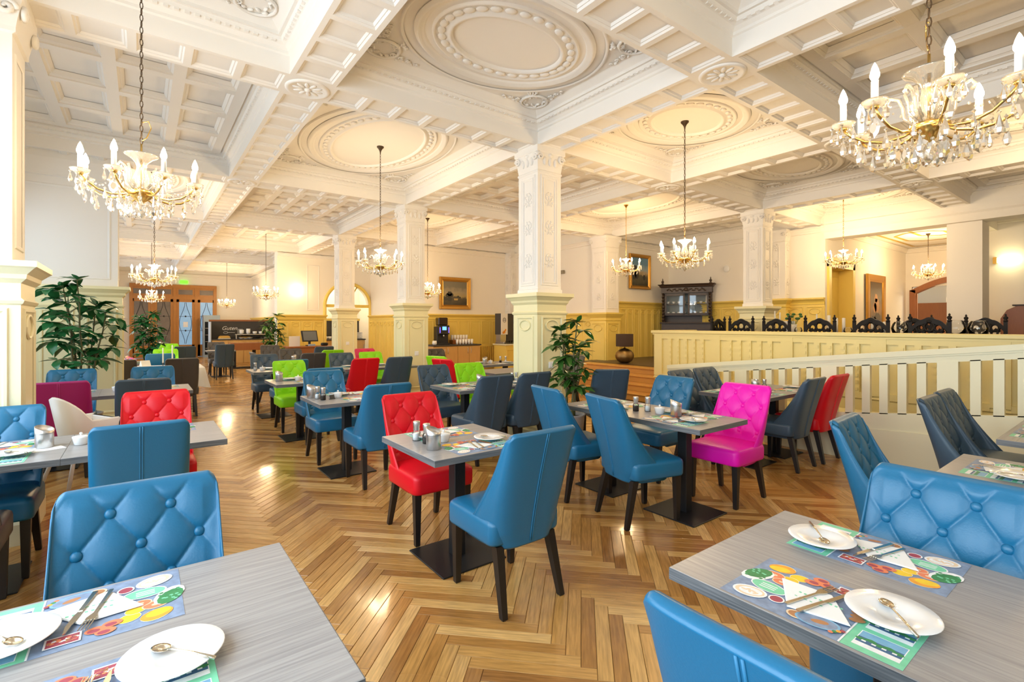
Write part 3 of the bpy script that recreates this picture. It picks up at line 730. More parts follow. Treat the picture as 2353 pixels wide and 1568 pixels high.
def tuft(x, z):
    p = x/LX; q = (z - Z0)/LZ
    d1 = abs(((p + q) % 2) - 1); d2 = abs(((p - q) % 2) - 1)
    m = min(d1, d2)
    h = 0.0035*min(1.0, m*7.0)**0.6 + 0.0115*(math.sin(PI/2*d1)*math.sin(PI/2*d2))**0.7
    r2 = min((x-bx)**2 + (z-bz)**2 for bx, bz in BTN)
    h -= 0.009*math.exp(-r2/0.0007)
    f = min(1, max(0, (0.225 - abs(x))/0.05))*min(1, max(0, (z - 0.50)/0.06))*min(1, max(0, (BK1 + 0.002 - z)/0.035))
    return h*f
def chair_back():
    mb = MB(); NI, NO, NV = 128, 28, 96
    zs = [BK0 + (BK1 - BK0)*k/NV for k in range(NV + 1)]
    rings = []
    def ring(z, shrink=0.0, zz=None):
        v, yr, W, dep, tb = back_geom(z); r = []; yt = yr + dep
        out = []
        for k in range(NO + 1):
            t = -PI/2 + PI*k/NO
            x = W*math.copysign(abs(math.sin(t))**0.42, math.sin(t)); y = yt - dep*max(0, math.cos(t))**0.5
            out.append((x, y))
        inn = []
        for k in range(NI + 1):
            x = W*math.sin(PI/2*(1 - 2*k/NI)*0.0 + 0) if False else W*(1 - 2*k/NI)
            y = y_inner(x, z) + (tuft(x, z) if not shrink else 0)
            inn.append((min(W-0.006, max(-W+0.006, x)), y))
        pts = out + inn[0:]
        if shrink:
            q = []
            for x, y in pts:
                yc = (yr + y_inner(x*0.9, z))/2 + 0.002
                q.append((x*(1 - 0.03*shrink), lerp(y, yc, shrink)))
            pts = q
        z_ = z if zz is None else zz
        # upper corners are rounded off and the top sags a little towards them
        if z_ > BK1 - 0.07:
            e = []
            for x, y in pts:
                a = abs(x)/W; drop = 0.034*(max(0, a - 0.84)/0.16)**2.4 * ((z_ - (BK1-0.07))/0.07)
                e.append((x, y, z_ - drop))
            return e
        return [(x, y, z_) for x, y in pts]
    rings.append([(x, lerp(y, -0.1, 0.12), z) for x, y, z in ring(zs[0], 0.0, BK0 - 0.012)])
    for z in zs: rings.append(ring(z))
    for s_, dz in ((0.35, 0.007), (0.7, 0.0115), (0.97, 0.013)): rings.append(ring(BK1, s_, BK1 + dz))
    mb.loft(rings, sm=True)
    return mb.mesh('backrest')
me_back = chair_back()
def chair_seat():
    mb = MB(); rings = []
    def ring(z, ins, crown=0):
        W, y0, y1 = 0.236 - ins, -0.20 + ins, 0.265 - ins; r = 0.045; pts = []
        for (cx, cy, a0) in ((W-r, y0+r, -90), (W-r, y1-r, 0), (-W+r, y1-r, 90), (-W+r, y0+r, 180)):
            for k in range(5):
                a = R(a0 + 22.5*k); pts.append((cx + r*math.cos(a), cy + r*math.sin(a), z))
        return pts
    for z, i in ((0.350,0.02),(0.353,0.006),(0.365,0.001),(0.40,0.0),(0.45,0.0),(0.468,0.004),(0.480,0.016),(0.487,0.04),(0.493,0.09),(0.496,0.15)): rings.append(ring(z, i))
    mb.loft(rings, sm=True)
    return mb.mesh('seat')
me_seat = chair_seat()
def leg_mesh(x0, y0, x1, y1, z1):
    mb = MB(); a, b = 0.024, 0.016
    def sq(x, y, h, z): return [(x-h,y-h,z),(x+h,y-h,z),(x+h,y+h,z),(x-h,y+h,z)]
    mb.loft([sq(x0,y0,b*0.8,0), sq(x0,y0,b,0.006), sq(x1,y1,a,z1)])
    return mb.mesh('leg')
me_legs = [leg_mesh(-0.195,0.215,-0.195,0.212,0.36), leg_mesh(0.195,0.215,0.195,0.212,0.36), leg_mesh(-0.195,-0.245,-0.175,-0.165,0.345), leg_mesh(0.195,-0.245,0.175,-0.165,0.345)]
def seam_mesh():
    mb = MB(); pts = []
    for k in range(13):
        z = BK0 + 0.01 + (BK1 - BK0 - 0.015)*k/12; v, yr, *_ = back_geom(z); pts.append((0, yr - 0.001, z))
    mb.tube([(x-0.006,y,z) for x,y,z in pts], 0.0035, 5); mb.tube([(x+0.006,y,z) for x,y,z in pts], 0.0035, 5)
    for s_ in (-1, 1):   # welts along the sides of the back
        pts = []
        for k in range(13):
            z = BK0 + 0.02 + (BK1 - BK0 - 0.075)*k/12; v, yr, W, dep, tb = back_geom(z)
            pts.append((s_*(W-0.001), yr + dep - 0.014, z))
        mb.tube(pts, 0.0022, 4)
    return mb.mesh('seam')
me_seam = seam_mesh()
_b = MB(); _b.M = Matrix.Rotation(R(-90), 4, 'X'); _b.lathe([(0.016,-0.004),(0.0175,0.0),(0.015,0.006),(0.009,0.0095),(0.001,0.0105)], 12); me_btn = _b.mesh('button')
FACE = {'+y': 0, '-y': PI, '+x': -PI/2, '-x': PI/2}
COLWORD = {'blue': 'petrol blue', 'dark': 'dark slate-blue', 'grey': 'charcoal', 'red': 'red', 'magenta': 'bright magenta', 'pink': 'deep pink', 'plum': 'plum-magenta', 'green': 'lime green'}
def chair(x, y, face, col, where, buttons=None, extra=0.0, group=None):
    front = face in ('-y', '-x') if buttons is None else buttons
    lab = COLWORD[col] + (' tufted leather chair ' if front else ' leather chair ') + where
    c = empty('dining_chair', (x, y, 0), FACE[face] + R(extra), lab, 'chair', 'upholstered dining chairs' if not group else group)
    inst(me_seat, 'seat', LEATHER[col], c)
    b = inst(me_back, 'backrest', LEATHER[col], c)
    inst(me_seam, 'seam', SEAM[col], b)
    if front:
        for bx, bz in BTN: inst(me_btn, 'button', LEATHER[col], b, (bx, y_inner(bx, bz) + tuft(bx, bz) + 0.004, bz), rot=(R(12),0,0))
    for m_ in me_legs: inst(m_, 'leg', m_blackwood, c)
    return c
# ------------------------------------------------------------------ tables
TZ = 0.75
def table(x0, x1, y0, y1, label, peds=None, grain='x'):
    cx, cy = (x0+x1)/2, (y0+y1)/2; hx, hy = (x1-x0)/2 - 0.0014, (y1-y0)/2
    t = empty('dining_table', (cx, cy, 0), 0, label, 'table', 'grey pedestal dining tables')
    if grain == 'x':
        MB().cbox(-hx, hx, -hy, hy, TZ-0.038, TZ, 0.0015).build('tabletop', m_table, t)
    else:
        MB().cbox(-hy, hy, -hx, hx, TZ-0.038, TZ, 0.0015).build('tabletop', m_table, t, rz=PI/2)
    for e, (a, b, c_, d) in enumerate(((-hx,hx,-hy-0.0012,-hy),(-hx,hx,hy,hy+0.0012),(-hx-0.0012,-hx,-hy,hy),(hx,hx+0.0012,-hy,hy))):
        MB().box(a, b, c_, d, TZ-0.0365, TZ-0.0015).build('edge_band', m_edge, t)
    for (px, py) in (peds or [(0,0)]):
        MB().cbox(px-0.04, px+0.04, py-0.04, py+0.04, 0.008, TZ-0.038, 0.004).build('column', m_black, t)
        MB().cbox(px-0.23, px+0.23, py-0.23, py+0.23, 0.0, 0.010, 0.003).build('base_plate', m_black, t)
        MB().box(px-0.15, px+0.15, py-0.02, py+0.02, TZ-0.048, TZ-0.038).box(px-0.02,px+0.02,py-0.15,py+0.15,TZ-0.048,TZ-0.038).build('top_bracket', m_black, t)
    return t
# ------------------------------------------------------------------ things on the tables
pr = {}
def pm(n, c, r=0.55, v=0.18): pr[n] = mat('print_' + n, c, r, var=v, vscale=45); return pr[n]
PRINT = [pm('stone_blue',(0.22,0.29,0.42), 0.55, 0.45), pm('mint_green',(0.20,0.62,0.38)), pm('white',(0.85,0.86,0.86)), pm('orange',(0.85,0.36,0.04)), pm('yellow',(0.88,0.58,0.03)),
         pm('grapefruit',(0.78,0.22,0.10)), pm('leaf',(0.04,0.24,0.08)), pm('berry',(0.38,0.06,0.09)), pm('navy_photo',(0.05,0.13,0.26)), pm('sky_photo',(0.20,0.42,0.62)), pm('pastry',(0.45,0.20,0.08)), pm('cream_skin',(0.80,0.62,0.42))]
def disc(mb, x, y, rx, ry, z, mi, n=20, a0=0.0):
    mb.poly([(x + rx*math.cos(2*PI*k/n)*math.cos(a0) - ry*math.sin(2*PI*k/n)*math.sin(a0), y + rx*math.cos(2*PI*k/n)*math.sin(a0) + ry*math.sin(2*PI*k/n)*math.cos(a0), z) for k in range(n)], mi)
def placemat_mesh():
    mb = MB(); W, H = 0.21, 0.148; e = 0.00002; z = [0.0004]
    def Z(): z[0] += e; return z[0]
    mb.box(-W, W, -H, H, 0, 0.0004, 0)
    def rect(x0, x1, y0, y1, mi): q = Z(); mb.poly([(x0,y0,q),(x1,y0,q),(x1,y1,q),(x0,y1,q)], mi)
    def D(x, y, rx, ry, mi, n=18, a0=0.0): disc(mb, x, y, rx, ry, Z(), mi, n, a0)
    rect(0.088, W, -H, H, 1)                         # mint panel with three photographs
    for k in range(3):
        y0 = -0.125 + k*0.092; rect(0.105, 0.198, y0, y0+0.075, 2); rect(0.107, 0.196, y0+0.018, y0+0.073, 8); rect(0.107, 0.196, y0+0.045, y0+0.073, 9)
        for q in range(5): D(0.115+q*0.018, y0+0.034+0.006*(q%2), 0.012, 0.007, 6, 8)
        for q in range(4): rect(0.117+q*0.02, 0.126+q*0.02, y0+0.026, y0+0.032, 2)
    q = Z(); mb.poly([(0.084,-H,q),(0.088,-H,q),(0.088,H,q),(0.084,H,q)], 2)
    for (x, y, r) in ((-0.150,0.105,0.034),(-0.095,0.085,0.026),(-0.110,0.050,0.026)):
        D(x, y, r, r*0.82, 2, 18, 0.4); D(x, y, r*0.95, r*0.78, 4, 18, 0.4); D(x+0.003, y-0.003, r*0.7, r*0.55, 4)
    D(-0.152, 0.103, 0.036, 0.026, 3, 18, 0.3); D(-0.156, 0.096, 0.028, 0.017, 4, 18, 0.3)
    for (x, y, r) in ((-0.150,0.048,0.030),(-0.118,0.022,0.026)): D(x, y, r, r*0.75, 11); D(x, y, r*0.88, r*0.63, 5); D(x, y, r*0.3, r*0.2, 11)
    D(-0.182, 0.012, 0.032, 0.050, 2, 12, -0.5); D(-0.184, 0.022, 0.027, 0.042, 6, 12, -0.5)
    for k in range(26): D(-0.184 + random.uniform(-.024,.024), 0.02 + random.uniform(-.036,.036), 0.005, 0.004, 6 if k % 3 else 1, 6)
    D(-0.128, -0.035, 0.050, 0.030, 2, 24, -0.1); D(-0.128, -0.035, 0.046, 0.027, 1, 24, -0.1)
    for k in range(3): rect(-0.150, -0.108, -0.022-k*0.010, -0.026-k*0.010, 2)
    D(-0.150, -0.098, 0.044, 0.032, 2, 22, 0.3); D(-0.150,-0.098,0.038,0.026,11,22,0.3); D(-0.148,-0.097,0.030,0.020,2,18,0.3)
    for k in range(5): D(-0.165+0.008*k, -0.10+0.006*(k%2), 0.009, 0.004, 11, 8, k)
    D(-0.085, -0.082, 0.020, 0.020, 2); D(-0.085,-0.082,0.016,0.016,7)
    for (x, y) in ((-0.05,0.118),(-0.062,0.088),(-0.03,0.10)): D(x, y, 0.021, 0.016, 5, 14); D(x+.003, y+.003, 0.013, 0.009, 7, 10)
    rect(-0.005, 0.062, 0.082, 0.128, 2); rect(-0.001, 0.058, 0.086, 0.124, 7)
    for k in range(30): D(0.028 + random.uniform(-.026,.026), 0.105 + random.uniform(-.016,.016), 0.005, 0.004, (5, 7, 2, 10)[k % 4], 7)
    for k in range(5): D(0.068 + 0.004*k, 0.06 - 0.02*k, 0.018, 0.011, 10, 12, 0.5)
    D(-0.02, -0.115, 0.024, 0.02, 11); D(-0.02,-0.115,0.019,0.015,10); D(0.025, -0.105, 0.05, 0.03, 9, 20, 0.2); D(0.025,-0.105,0.044,0.025,0,20,0.2); D(0.03,-0.103,0.02,0.01,10,12,0.4); D(0.06,-0.06,0.024,0.014,8)
    for k in range(4): D(0.062 + 0.006*k, -0.125 + 0.008*k, 0.006, 0.006, (5, 6, 3, 7)[k], 8)
    return mb.mesh('placemat')
me_mat = placemat_mesh()
def napkin_mesh():
    mb = MB()
    pts = [(-0.115,0.050),(0.012,0.062),(0.095,-0.055),(-0.040,-0.090)]
    for k in range(3):
        z = 0.0012 + 0.0010*k; s_ = 1 - 0.02*k
        mb.loft([[(x*s_, y*s_, z - 0.0009) for x, y in reversed(pts)][::-1], [(x*s_, y*s_, z) for x, y in pts]])
    # lettering printed on the fold
    z = 0.0036
    for row, (n, y0, h) in enumerate(((9, 0.004, 0.007), (6, -0.022, 0.004))):
        for k in range(n):
            x = -0.05 + k*0.0125; mb.poly([(x,y0,z),(x+0.0065,y0-0.001,z),(x+0.0065,y0+h-0.001,z),(x,y0+h,z)], 1)
    return mb.mesh('napkin')
me_napkin = napkin_mesh()
def blade(mb, pts, z0, th):      # outline extruded
    mb.loft([[(x, y, z0) for x, y in pts], [(x, y, z0+th) for x, y in pts]])
def knife_mesh():
    mb = MB(); z = 0.0048
    blade(mb, [(-0.006,-0.10),(0.006,-0.10),(0.0045,0.0),(-0.0045,0.0)], z, 0.004)
    blade(mb, [(-0.0045,0.0),(0.0045,0.0),(0.008,0.02),(0.0075,0.07),(0.0,0.105),(-0.004,0.10),(-0.0045,0.02)], z, 0.0022)
    return mb.mesh('knife')
def fork_mesh():
    mb = MB(); z = 0.0048
    blade(mb, [(-0.005,-0.10),(0.005,-0.10),(0.003,0.02),(-0.003,0.02)], z, 0.003)
    blade(mb, [(-0.003,0.02),(0.003,0.02),(0.011,0.042),(0.011,0.055),(-0.011,0.055),(-0.011,0.042)], z, 0.003)
    for k in range(4):
        x = -0.0095 + k*0.00633; blade(mb, [(x-0.0015,0.055),(x+0.0015,0.055),(x+0.001,0.098),(x-0.001,0.098)], z+0.0004, 0.002)
    return mb.mesh('fork')
def spoon_mesh():
    mb = MB()
    mb.tube([(0,-0.085,0.0),(0,-0.02,0.004),(0,0.03,0.003),(0,0.045,0.001)], [0.0042,0.003,0.0022,0.003], 6)
    rings = []
    for k in range(5):
        q = k/4; rings.append([(0.0155*q*math.cos(2*PI*j/14), 0.065 + 0.024*q*math.sin(2*PI*j/14), -0.005*(1-q*q) + 0.001) for j in range(14)])
    rings[0] = [(0.001*math.cos(2*PI*j/14), 0.065+0.001*math.sin(2*PI*j/14), -0.004) for j in range(14)]
    up = [[(x, y, z + 0.0012) for x, y, z in r] for r in reversed(rings)]
    mb.loft(rings + up, sm=True)
    return mb.mesh('spoon')
me_knife, me_fork, me_spoon = knife_mesh(), fork_mesh(), spoon_mesh()
_m = MB(); _m.lathe([(0.030,0.0),(0.034,0.0),(0.036,0.004),(0.066,0.009),(0.099,0.016),(0.1005,0.0175),(0.099,0.019),(0.066,0.0125),(0.034,0.0085),(0.030,0.006),(0.001,0.006)], 40); me_saucer = _m.mesh('saucer')
def setting(x, y, face, seat, table_, full=True, group='place settings'):
    """x, y: centre of the mat; face: direction the diner looks"""
    a = FACE[face]; ca, sa = math.cos(a), math.sin(a)
    def P(u, v, z): return (x + u*ca - v*sa, y + u*sa + v*ca, TZ + z)
    w_ = seat + ' at ' + table_
    tag(inst(me_mat, 'placemat', PRINT, None, P(0,0,0.0004), a), 'printed paper placemat for ' + w_, 'placemat', 'printed placemats')
    tag(inst(me_napkin, 'napkin', [m_paper, pr['mint_green']], None, P(-0.01,-0.01,0.0040), a), 'folded white napkin for ' + w_, 'napkin', 'folded napkins')
    if full:
        tag(inst(me_fork, 'fork', m_cutlery, None, P(-0.03,0.0,0.0034), a + R(-14)), 'fork on the napkin for ' + w_, 'fork', 'forks on napkins')
        tag(inst(me_knife, 'knife', m_cutlery, None, P(0.005,-0.01,0.0034), a + R(-14)), 'knife on the napkin for ' + w_, 'knife', 'knives on napkins')
    tag(inst(me_saucer, 'saucer', m_china, None, P(0.135,0.055,0.0082), a), 'round white saucer for ' + w_, 'saucer', 'white saucers')
    if full: tag(inst(me_spoon, 'spoon', m_cutlery, None, P(0.155,0.035,0.0082+0.018), 0, rot=(R(-2), 0, a + R(38))), 'small spoon on saucer for ' + w_, 'spoon', 'spoons on saucers')
def shaker(x, y, what, table_):
    s_ = empty(what + '_mill' if what == 'pepper' else 'salt_mill', (x, y, TZ + 0.0005), 0, 'glass %s mill with steel top on %s' % (what, table_), 'mill', what + ' mills')
    MB().lathe([(0.022,0.0),(0.026,0.003),(0.026,0.05),(0.020,0.062),(0.018,0.070)], 16).build('jar', m_glass, s_)
    MB().lathe([(0.021,0.003),(0.0235,0.005),(0.0235,0.045),(0.001,0.046)], 14).build('filling', m_salt if what == 'salt' else m_pepper, s_)
    MB().lathe([(0.0185,0.066),(0.0205,0.070),(0.0195,0.085),(0.0215,0.095),(0.023,0.118),(0.0215,0.124),(0.001,0.125)], 18).build('steel_top', m_steel, s_)
def bin_(x, y, table_, rz=0.5, dz=0.0):
    s_ = empty('table_bin', (x, y, TZ + 0.0005 + dz), rz, 'brushed steel table bin with slanted rim on ' + table_, 'bin', 'steel table bins')
    n = 28; r = 0.044
    def rg(k, rr, sl): return [(rr*math.cos(2*PI*j/n), rr*math.sin(2*PI*j/n), k + sl*math.cos(2*PI*j/n)) for j in range(n)]
    mb = MB(); mb.loft([rg(0,r-0.002,0), rg(0.002,r,0), rg(0.085,r,0)], sm=True, cap1=False); mb.build('body', m_steel, s_)
    mb = MB(); mb.loft([rg(0.0865,r+0.0012,0), rg(0.117,r+0.0012,0.016), rg(0.1185,r-0.002,0.016), rg(0.10,r-0.004,0.012)], sm=True, cap0=False); mb.build('slanted_rim', m_steel, s_)
def sugar(x, y, table_):
    s_ = empty('sugar_bowl', (x, y, TZ + 0.0005), 0, 'lidded white china sugar bowl on ' + table_, 'bowl', 'sugar bowls')
    MB().lathe([(0.030,0.0),(0.034,0.003),(0.043,0.045),(0.0445,0.050),(0.042,0.050),(0.001,0.046)], 24).build('bowl', m_china, s_)
    l_ = MB().lathe([(0.043,0.0505),(0.042,0.053),(0.012,0.058),(0.001,0.058)], 24).build('lid', m_china, s_)
    MB().lathe([(0.004,0.058),(0.005,0.062),(0.009,0.068),(0.007,0.075),(0.001,0.076)], 12).build('knob', m_china, l_)
def card(x, y, table_, rz=0.4):
    o = MB().box(-0.03,0.03,-0.012,0.012,0,0.006).loft([[(-0.028,-0.006,0.006),(0.028,-0.006,0.006),(0.028,0.0,0.006),(-0.028,0.0,0.006)],[(-0.028,0.004,0.042),(0.028,0.004,0.042),(0.028,0.008,0.042),(-0.028,0.008,0.042)]]).build('card_stand', m_slate, None, (x,y,TZ+0.0005), rz)
    tag(o, 'tiny black number card stand on ' + table_, 'card', 'card stands')
# ---- the tables
tA = 'the one-chair window table'
tC = 'the red-and-blue-chair table'
tD = 'the long magenta-chair table'
tE = 'the table along the ramp railing'
tF = 'the aisle table before the lime chair'
tG = 'the lime-chair aisle table'
tH = 'the last aisle table'
tI = 'the table behind the red-backed chair'
tJ = 'the table beside the tall column'
tN = 'the table before the rubber plant'
tP = 'the window table with red chair'
tQ = 'the two-mat table'
tRr = 'the ramp-foot table'
tS = 'the table beyond the edge-on chairs'
def T(s): return s[4:] if s.startswith('the ') else s
table(-1.05, 0.38, 1.02, 1.83, 'grey laminate table with one tufted blue chair by the windows', [(-0.55,0),(0.3,0)])
table(1.28, 2.00, 2.40, 3.14, 'small square grey table between a red and a blue chair', grain='x')
table(3.14, 3.80, 1.97, 3.41, 'long grey table with a magenta chair on one side', [(0,-0.38),(0,0.40)], 'y')
table(4.95, 5.60, 2.40, 3.12, 'grey table near the ramp railing with dark tufted chairs')
table(5.60, 6.25, 2.40, 3.12, 'grey table touching the ramp railing beside the red chair')
table(1.32, 2.05, 4.70, 5.42, 'small grey table with a tufted blue chair and white sugar bowl')
table(1.32, 2.05, 6.55, 7.28, 'small grey table whose tufted chair is lime green')
table(1.38, 2.10, 8.45, 9.15, 'small grey table ending the row beside the parquet aisle')
table(2.68, 3.38, 8.10, 8.82, 'grey table directly behind the red-backed chair')
table(3.38, 4.00, 8.10, 8.82, 'grey table against the second column')
table(2.83, 3.40, 4.72, 5.43, 'grey table before the dark tufted chair near the tall column')
table(3.40, 3.97, 4.72, 5.43, 'grey table touching the tall column pedestal')
table(-1.15, -0.36, 6.65, 7.38, 'grey table under the rubber plant beside the plum chair')
table(-0.36, 0.47, 6.65, 7.38, 'grey table with steel bin in front of the rubber plant')
table(-1.20, -0.36, 3.69, 4.45, 'grey table with oval steel bin beside the window pier')
table(-0.36, 0.45, 3.69, 4.45, 'grey table with sugar bowl in front of the tufted red chair')
table(1.30, 2.07, -0.45, 0.92, 'large grey table laid with two fruit placemats and warm-tinted cutlery', [(0,0.22),(0,-0.45)], 'y')
table(3.15, 3.80, -0.60, 0.70, 'grey table at the ramp foot with a steel mill', [(0,0.25),(0,-0.35)], 'y')
table(4.45, 5.65, -0.20, 0.66, 'grey side table beyond the pair of edge-on tufted chairs', [(-0.3,0),(0.3,0)])
table(4.80, 5.95, 7.40, 8.10, 'grey table standing before the coffee counter', [(-0.3,0),(0.3,0)])
table(4.25, 5.45, 6.05, 6.75, 'grey table behind the tall column near the coffee counter', [(-0.2,0),(0.35,0)])
table(2.30, 3.00, 10.3, 11.0, 'grey table beyond the second row near the dark desk')
table(1.45, 2.15, 15.9, 16.6, 'small distant table before the buffet')
table(-0.90, 0.55, 11.75, 12.45, 'grey table between lime chairs beyond the white cloth', [(-0.35,0),(0.35,0)])
# ---- chairs
chair(0.0, 1.80, '-y', 'blue', 'behind the near window table with fruit placemat')
chair(1.68, 3.25, '-y', 'red', 'tucked at the small table facing a blue chair')
chair(1.66, 2.26, '+y', 'blue', 'at the small table opposite the red chair')
chair(4.05, 2.28, '-x', 'magenta', 'at the long table')
chair(3.10, 2.48, '+x', 'blue', 'at the long table opposite the magenta chair', extra=-14)
chair(3.12, 3.18, '+x', 'blue', 'at the long table, second from the magenta chair\'s end', extra=-8)
chair(4.10, 3.06, '-x', 'blue', 'beside the magenta chair at the long table')
chair(5.46, 2.46, '+y', 'dark', 'beside the red chair at the ramp table', extra=0)
chair(6.02, 2.44, '+y', 'red', 'pressed against the ramp railing')
chair(5.08, 3.12, '-y', 'dark', 'first of two facing the ramp table')
chair(5.62, 3.14, '-y', 'dark', 'second of two facing the ramp table, nearer the railing')
chair(4.70, 4.30, '+y', 'dark', 'turned towards the wooden steps behind the plant', extra=-30)
chair(1.81, 4.60, '+y', 'blue', 'with its back to the red tufted chair')
chair(1.70, 5.62, '-y', 'blue', 'behind the small table with white sugar bowl and mills')
chair(1.83, 6.62, '+y', 'blue', 'back to back with a tufted blue chair, facing the lime chair')
chair(1.75, 7.52, '-y', 'green', 'at the small table in the aisle row')
chair(1.86, 8.36, '+y', 'blue', 'directly behind the tufted lime chair')
chair(1.76, 9.42, '-y', 'dark', 'closing the aisle row of small tables')
chair(2.86, 7.98, '+y', 'red', 'seen from behind beside the second column')
chair(3.44, 7.98, '+y', 'dark', 'seen from behind between red chair and second column')
chair(3.00, 9.02, '-y', 'dark', 'facing the red-backed chair across a table')
chair(3.58, 9.05, '-y', 'green', 'peeking over the red-backed chair')
chair(3.02, 4.60, '+y', 'dark', 'seen from behind at the table beside the tall column')
chair(3.56, 4.60, '+y', 'dark', 'seen from behind touching the tall column pedestal')
chair(3.10, 5.55, '-y', 'dark', 'facing out near the tall column beside a lime chair')
chair(3.66, 5.55, '-y', 'green', 'facing out beside the tall column')
chair(0.02, 6.42, '+y', 'dark', 'behind the red tufted chair at the plant table')
chair(-0.62, 6.58, '+y', 'plum', 'beside the white high chair')
chair(-0.66, 7.55, '-y', 'blue', 'under the leaves of the rubber plant')
chair(0.12, 7.52, '-y', 'blue', 'beside the rubber plant, nearer the aisle')
chair(0.10, 4.62, '-y', 'red', 'at the window table with sugar bowl')
chair(0.0, 3.72, '+y', 'blue', 'with seam, in front of the red tufted chair at the windows')
chair(-0.74, 4.26, '-y', 'blue', 'in front of the window pier')
chair(-0.80, 3.60, '+y', 'grey', 'pushed under the window pier table')
chair(1.17, 0.43, '+x', 'blue', 'with plain back at the two-mat table')
chair(1.99, 0.47, '-x', 'blue', 'behind the two-mat table')
chair(3.33, 0.80, '-y', 'blue', 'seen edge-on at the ramp foot table', extra=4)
chair(4.74, 0.74, '-y', 'dark', 'first of the edge-on pair below the ramp railing')
chair(5.28, 0.76, '-y', 'dark', 'second of the edge-on pair, nearer the ramp railing')
chair(4.30, 7.55, '+x', 'green', 'turned to the coffee counter table', extra=20)
chair(4.05, 6.85, '+x', 'red', 'low behind the dark tufted chair by the second column', extra=15)
chair(6.22, 7.60, '-x', 'grey', 'at the far end of the coffee counter table')
chair(5.74, 6.20, '-x', 'grey', 'behind the tall column pedestal')
chair(4.90, 5.98, '+y', 'green', 'half hidden under the table behind the tall column', group='hidden chairs')
chair(2.60, 9.98, '+y', 'grey', 'seen from behind before the dark desk table')
chair(3.22, 10.85, '+y', 'green', 'seen from behind near the slim far column', buttons=False)
chair(2.62, 11.25, '-y', 'grey', 'far side of the table before the dark desk')
chair(2.05, 10.65, '+x', 'grey', 'at the end of the table before the dark desk', buttons=True)
chair(3.95, 10.35, '-y', 'pink', 'behind the second column')
chair(4.75, 10.0, '-y', 'grey', 'between the two far columns, facing out')
chair(5.15, 9.35, '-y', 'grey', 'beyond the second column near the yellow dado')
chair(3.55, 12.6, '+y', 'dark', 'far off before the wooden desk')
chair(2.65, 13.6, '-y', 'grey', 'far off beside the slim column')
chair(0.52, 9.72, '+y', 'grey', 'with back seam, at the aisle end of the white-clothed table')
chair(-0.28, 9.86, '+y', 'grey', 'with back seam, beside the pier at the white-clothed table')
chair(1.80, 15.55, '+y', 'dark', 'alone before the distant buffet')
chair(1.80, 16.9, '-y', 'grey', 'facing out before the distant buffet')
chair(0.28, 11.45, '+y', 'blue', 'beyond the candlesticks of the white-clothed table')
chair(0.42, 12.75, '-y', 'green', 'beyond the white-clothed table, facing out')
chair(0.60, 16.2, '-y', 'green', 'far off near the glazed partition')
chair(-0.62, 11.5, '+y', 'red', 'beside the bouquet beyond the white-clothed table')
chair(-0.60, 12.52, '-y', 'red', 'facing out behind the bouquet')
chair(0.85, 14.7, '+y', 'dark', 'far aisle chair beside the lime chair')
# ---- place settings
setting(-0.12, 1.67, '-y', 'the tufted blue chair', tA)
setting(-0.08, 1.265, '+y', 'the empty place', tA)
setting(1.64, 2.98, '-y', 'the red chair', tC); setting(1.66, 2.57, '+y', 'the blue chair', tC)
setting(3.31, 2.30, '+x', 'the plain-backed near chair', tD); setting(3.31, 3.05, '+x', 'the plain-backed far chair', tD)
setting(3.63, 2.34, '-x', 'the magenta chair', tD); setting(3.63, 3.05, '-x', 'the tufted blue chair', tD)
setting(5.28, 2.57, '+y', 'the slate chair', tE); setting(5.95, 2.57, '+y', 'the red chair', tE)
setting(5.22, 2.95, '-y', 'the first tufted chair', tE); setting(5.80, 2.95, '-y', 'the second tufted chair', tE)
setting(1.80, 4.87, '+y', 'the plain chair', tF); setting(1.78, 5.25, '-y', 'the tufted chair', tF)
setting(1.80, 6.72, '+y', 'the plain chair', tG, False); setting(1.72, 7.11, '-y', 'the lime chair', tG, False)
setting(1.85, 8.62, '+y', 'the plain chair', tH, False); setting(1.80, 8.98, '-y', 'the tufted chair', tH, False)
setting(2.95, 8.28, '+y', 'the red chair', tI, False); setting(3.60, 8.28, '+y', 'the slate chair', tI, False)
setting(3.02, 8.65, '-y', 'the tufted chair', tI, False); setting(3.62, 8.65, '-y', 'the lime chair', tI, False)
setting(3.08, 4.89, '+y', 'the plain first chair', tJ); setting(3.64, 4.89, '+y', 'the plain second chair', tJ)
setting(3.12, 5.26, '-y', 'the tufted slate chair', tJ); setting(3.68, 5.26, '-y', 'the lime chair', tJ)
setting(-0.62, 7.20, '-y', 'the leaf-shaded chair', tN, False); setting(0.15, 7.20, '-y', 'the aisle chair', tN, False)
setting(0.1, 4.28, '-y', 'the red chair', tP); setting(-0.72, 4.28, '-y', 'the tufted blue chair', tP); setting(-0.72, 3.87, '+y', 'the charcoal chair', tP)
setting(1.46, 0.55, '+x', 'the plain-backed chair', tQ); setting(1.91, 0.57, '-x', 'the tufted chair', tQ)
setting(3.50, 0.48, '-y', 'the edge-on chair', tRr); setting(4.85, 0.48, '-y', 'the first edge-on chair', tS)
setting(5.35, 0.48, '-y', 'the second edge-on chair', tS)
setting(5.3, 7.92, '-y', 'the counter side', 'the coffee-counter table', False); setting(5.5, 7.58, '+y', 'the hall side', 'the coffee-counter table', False)
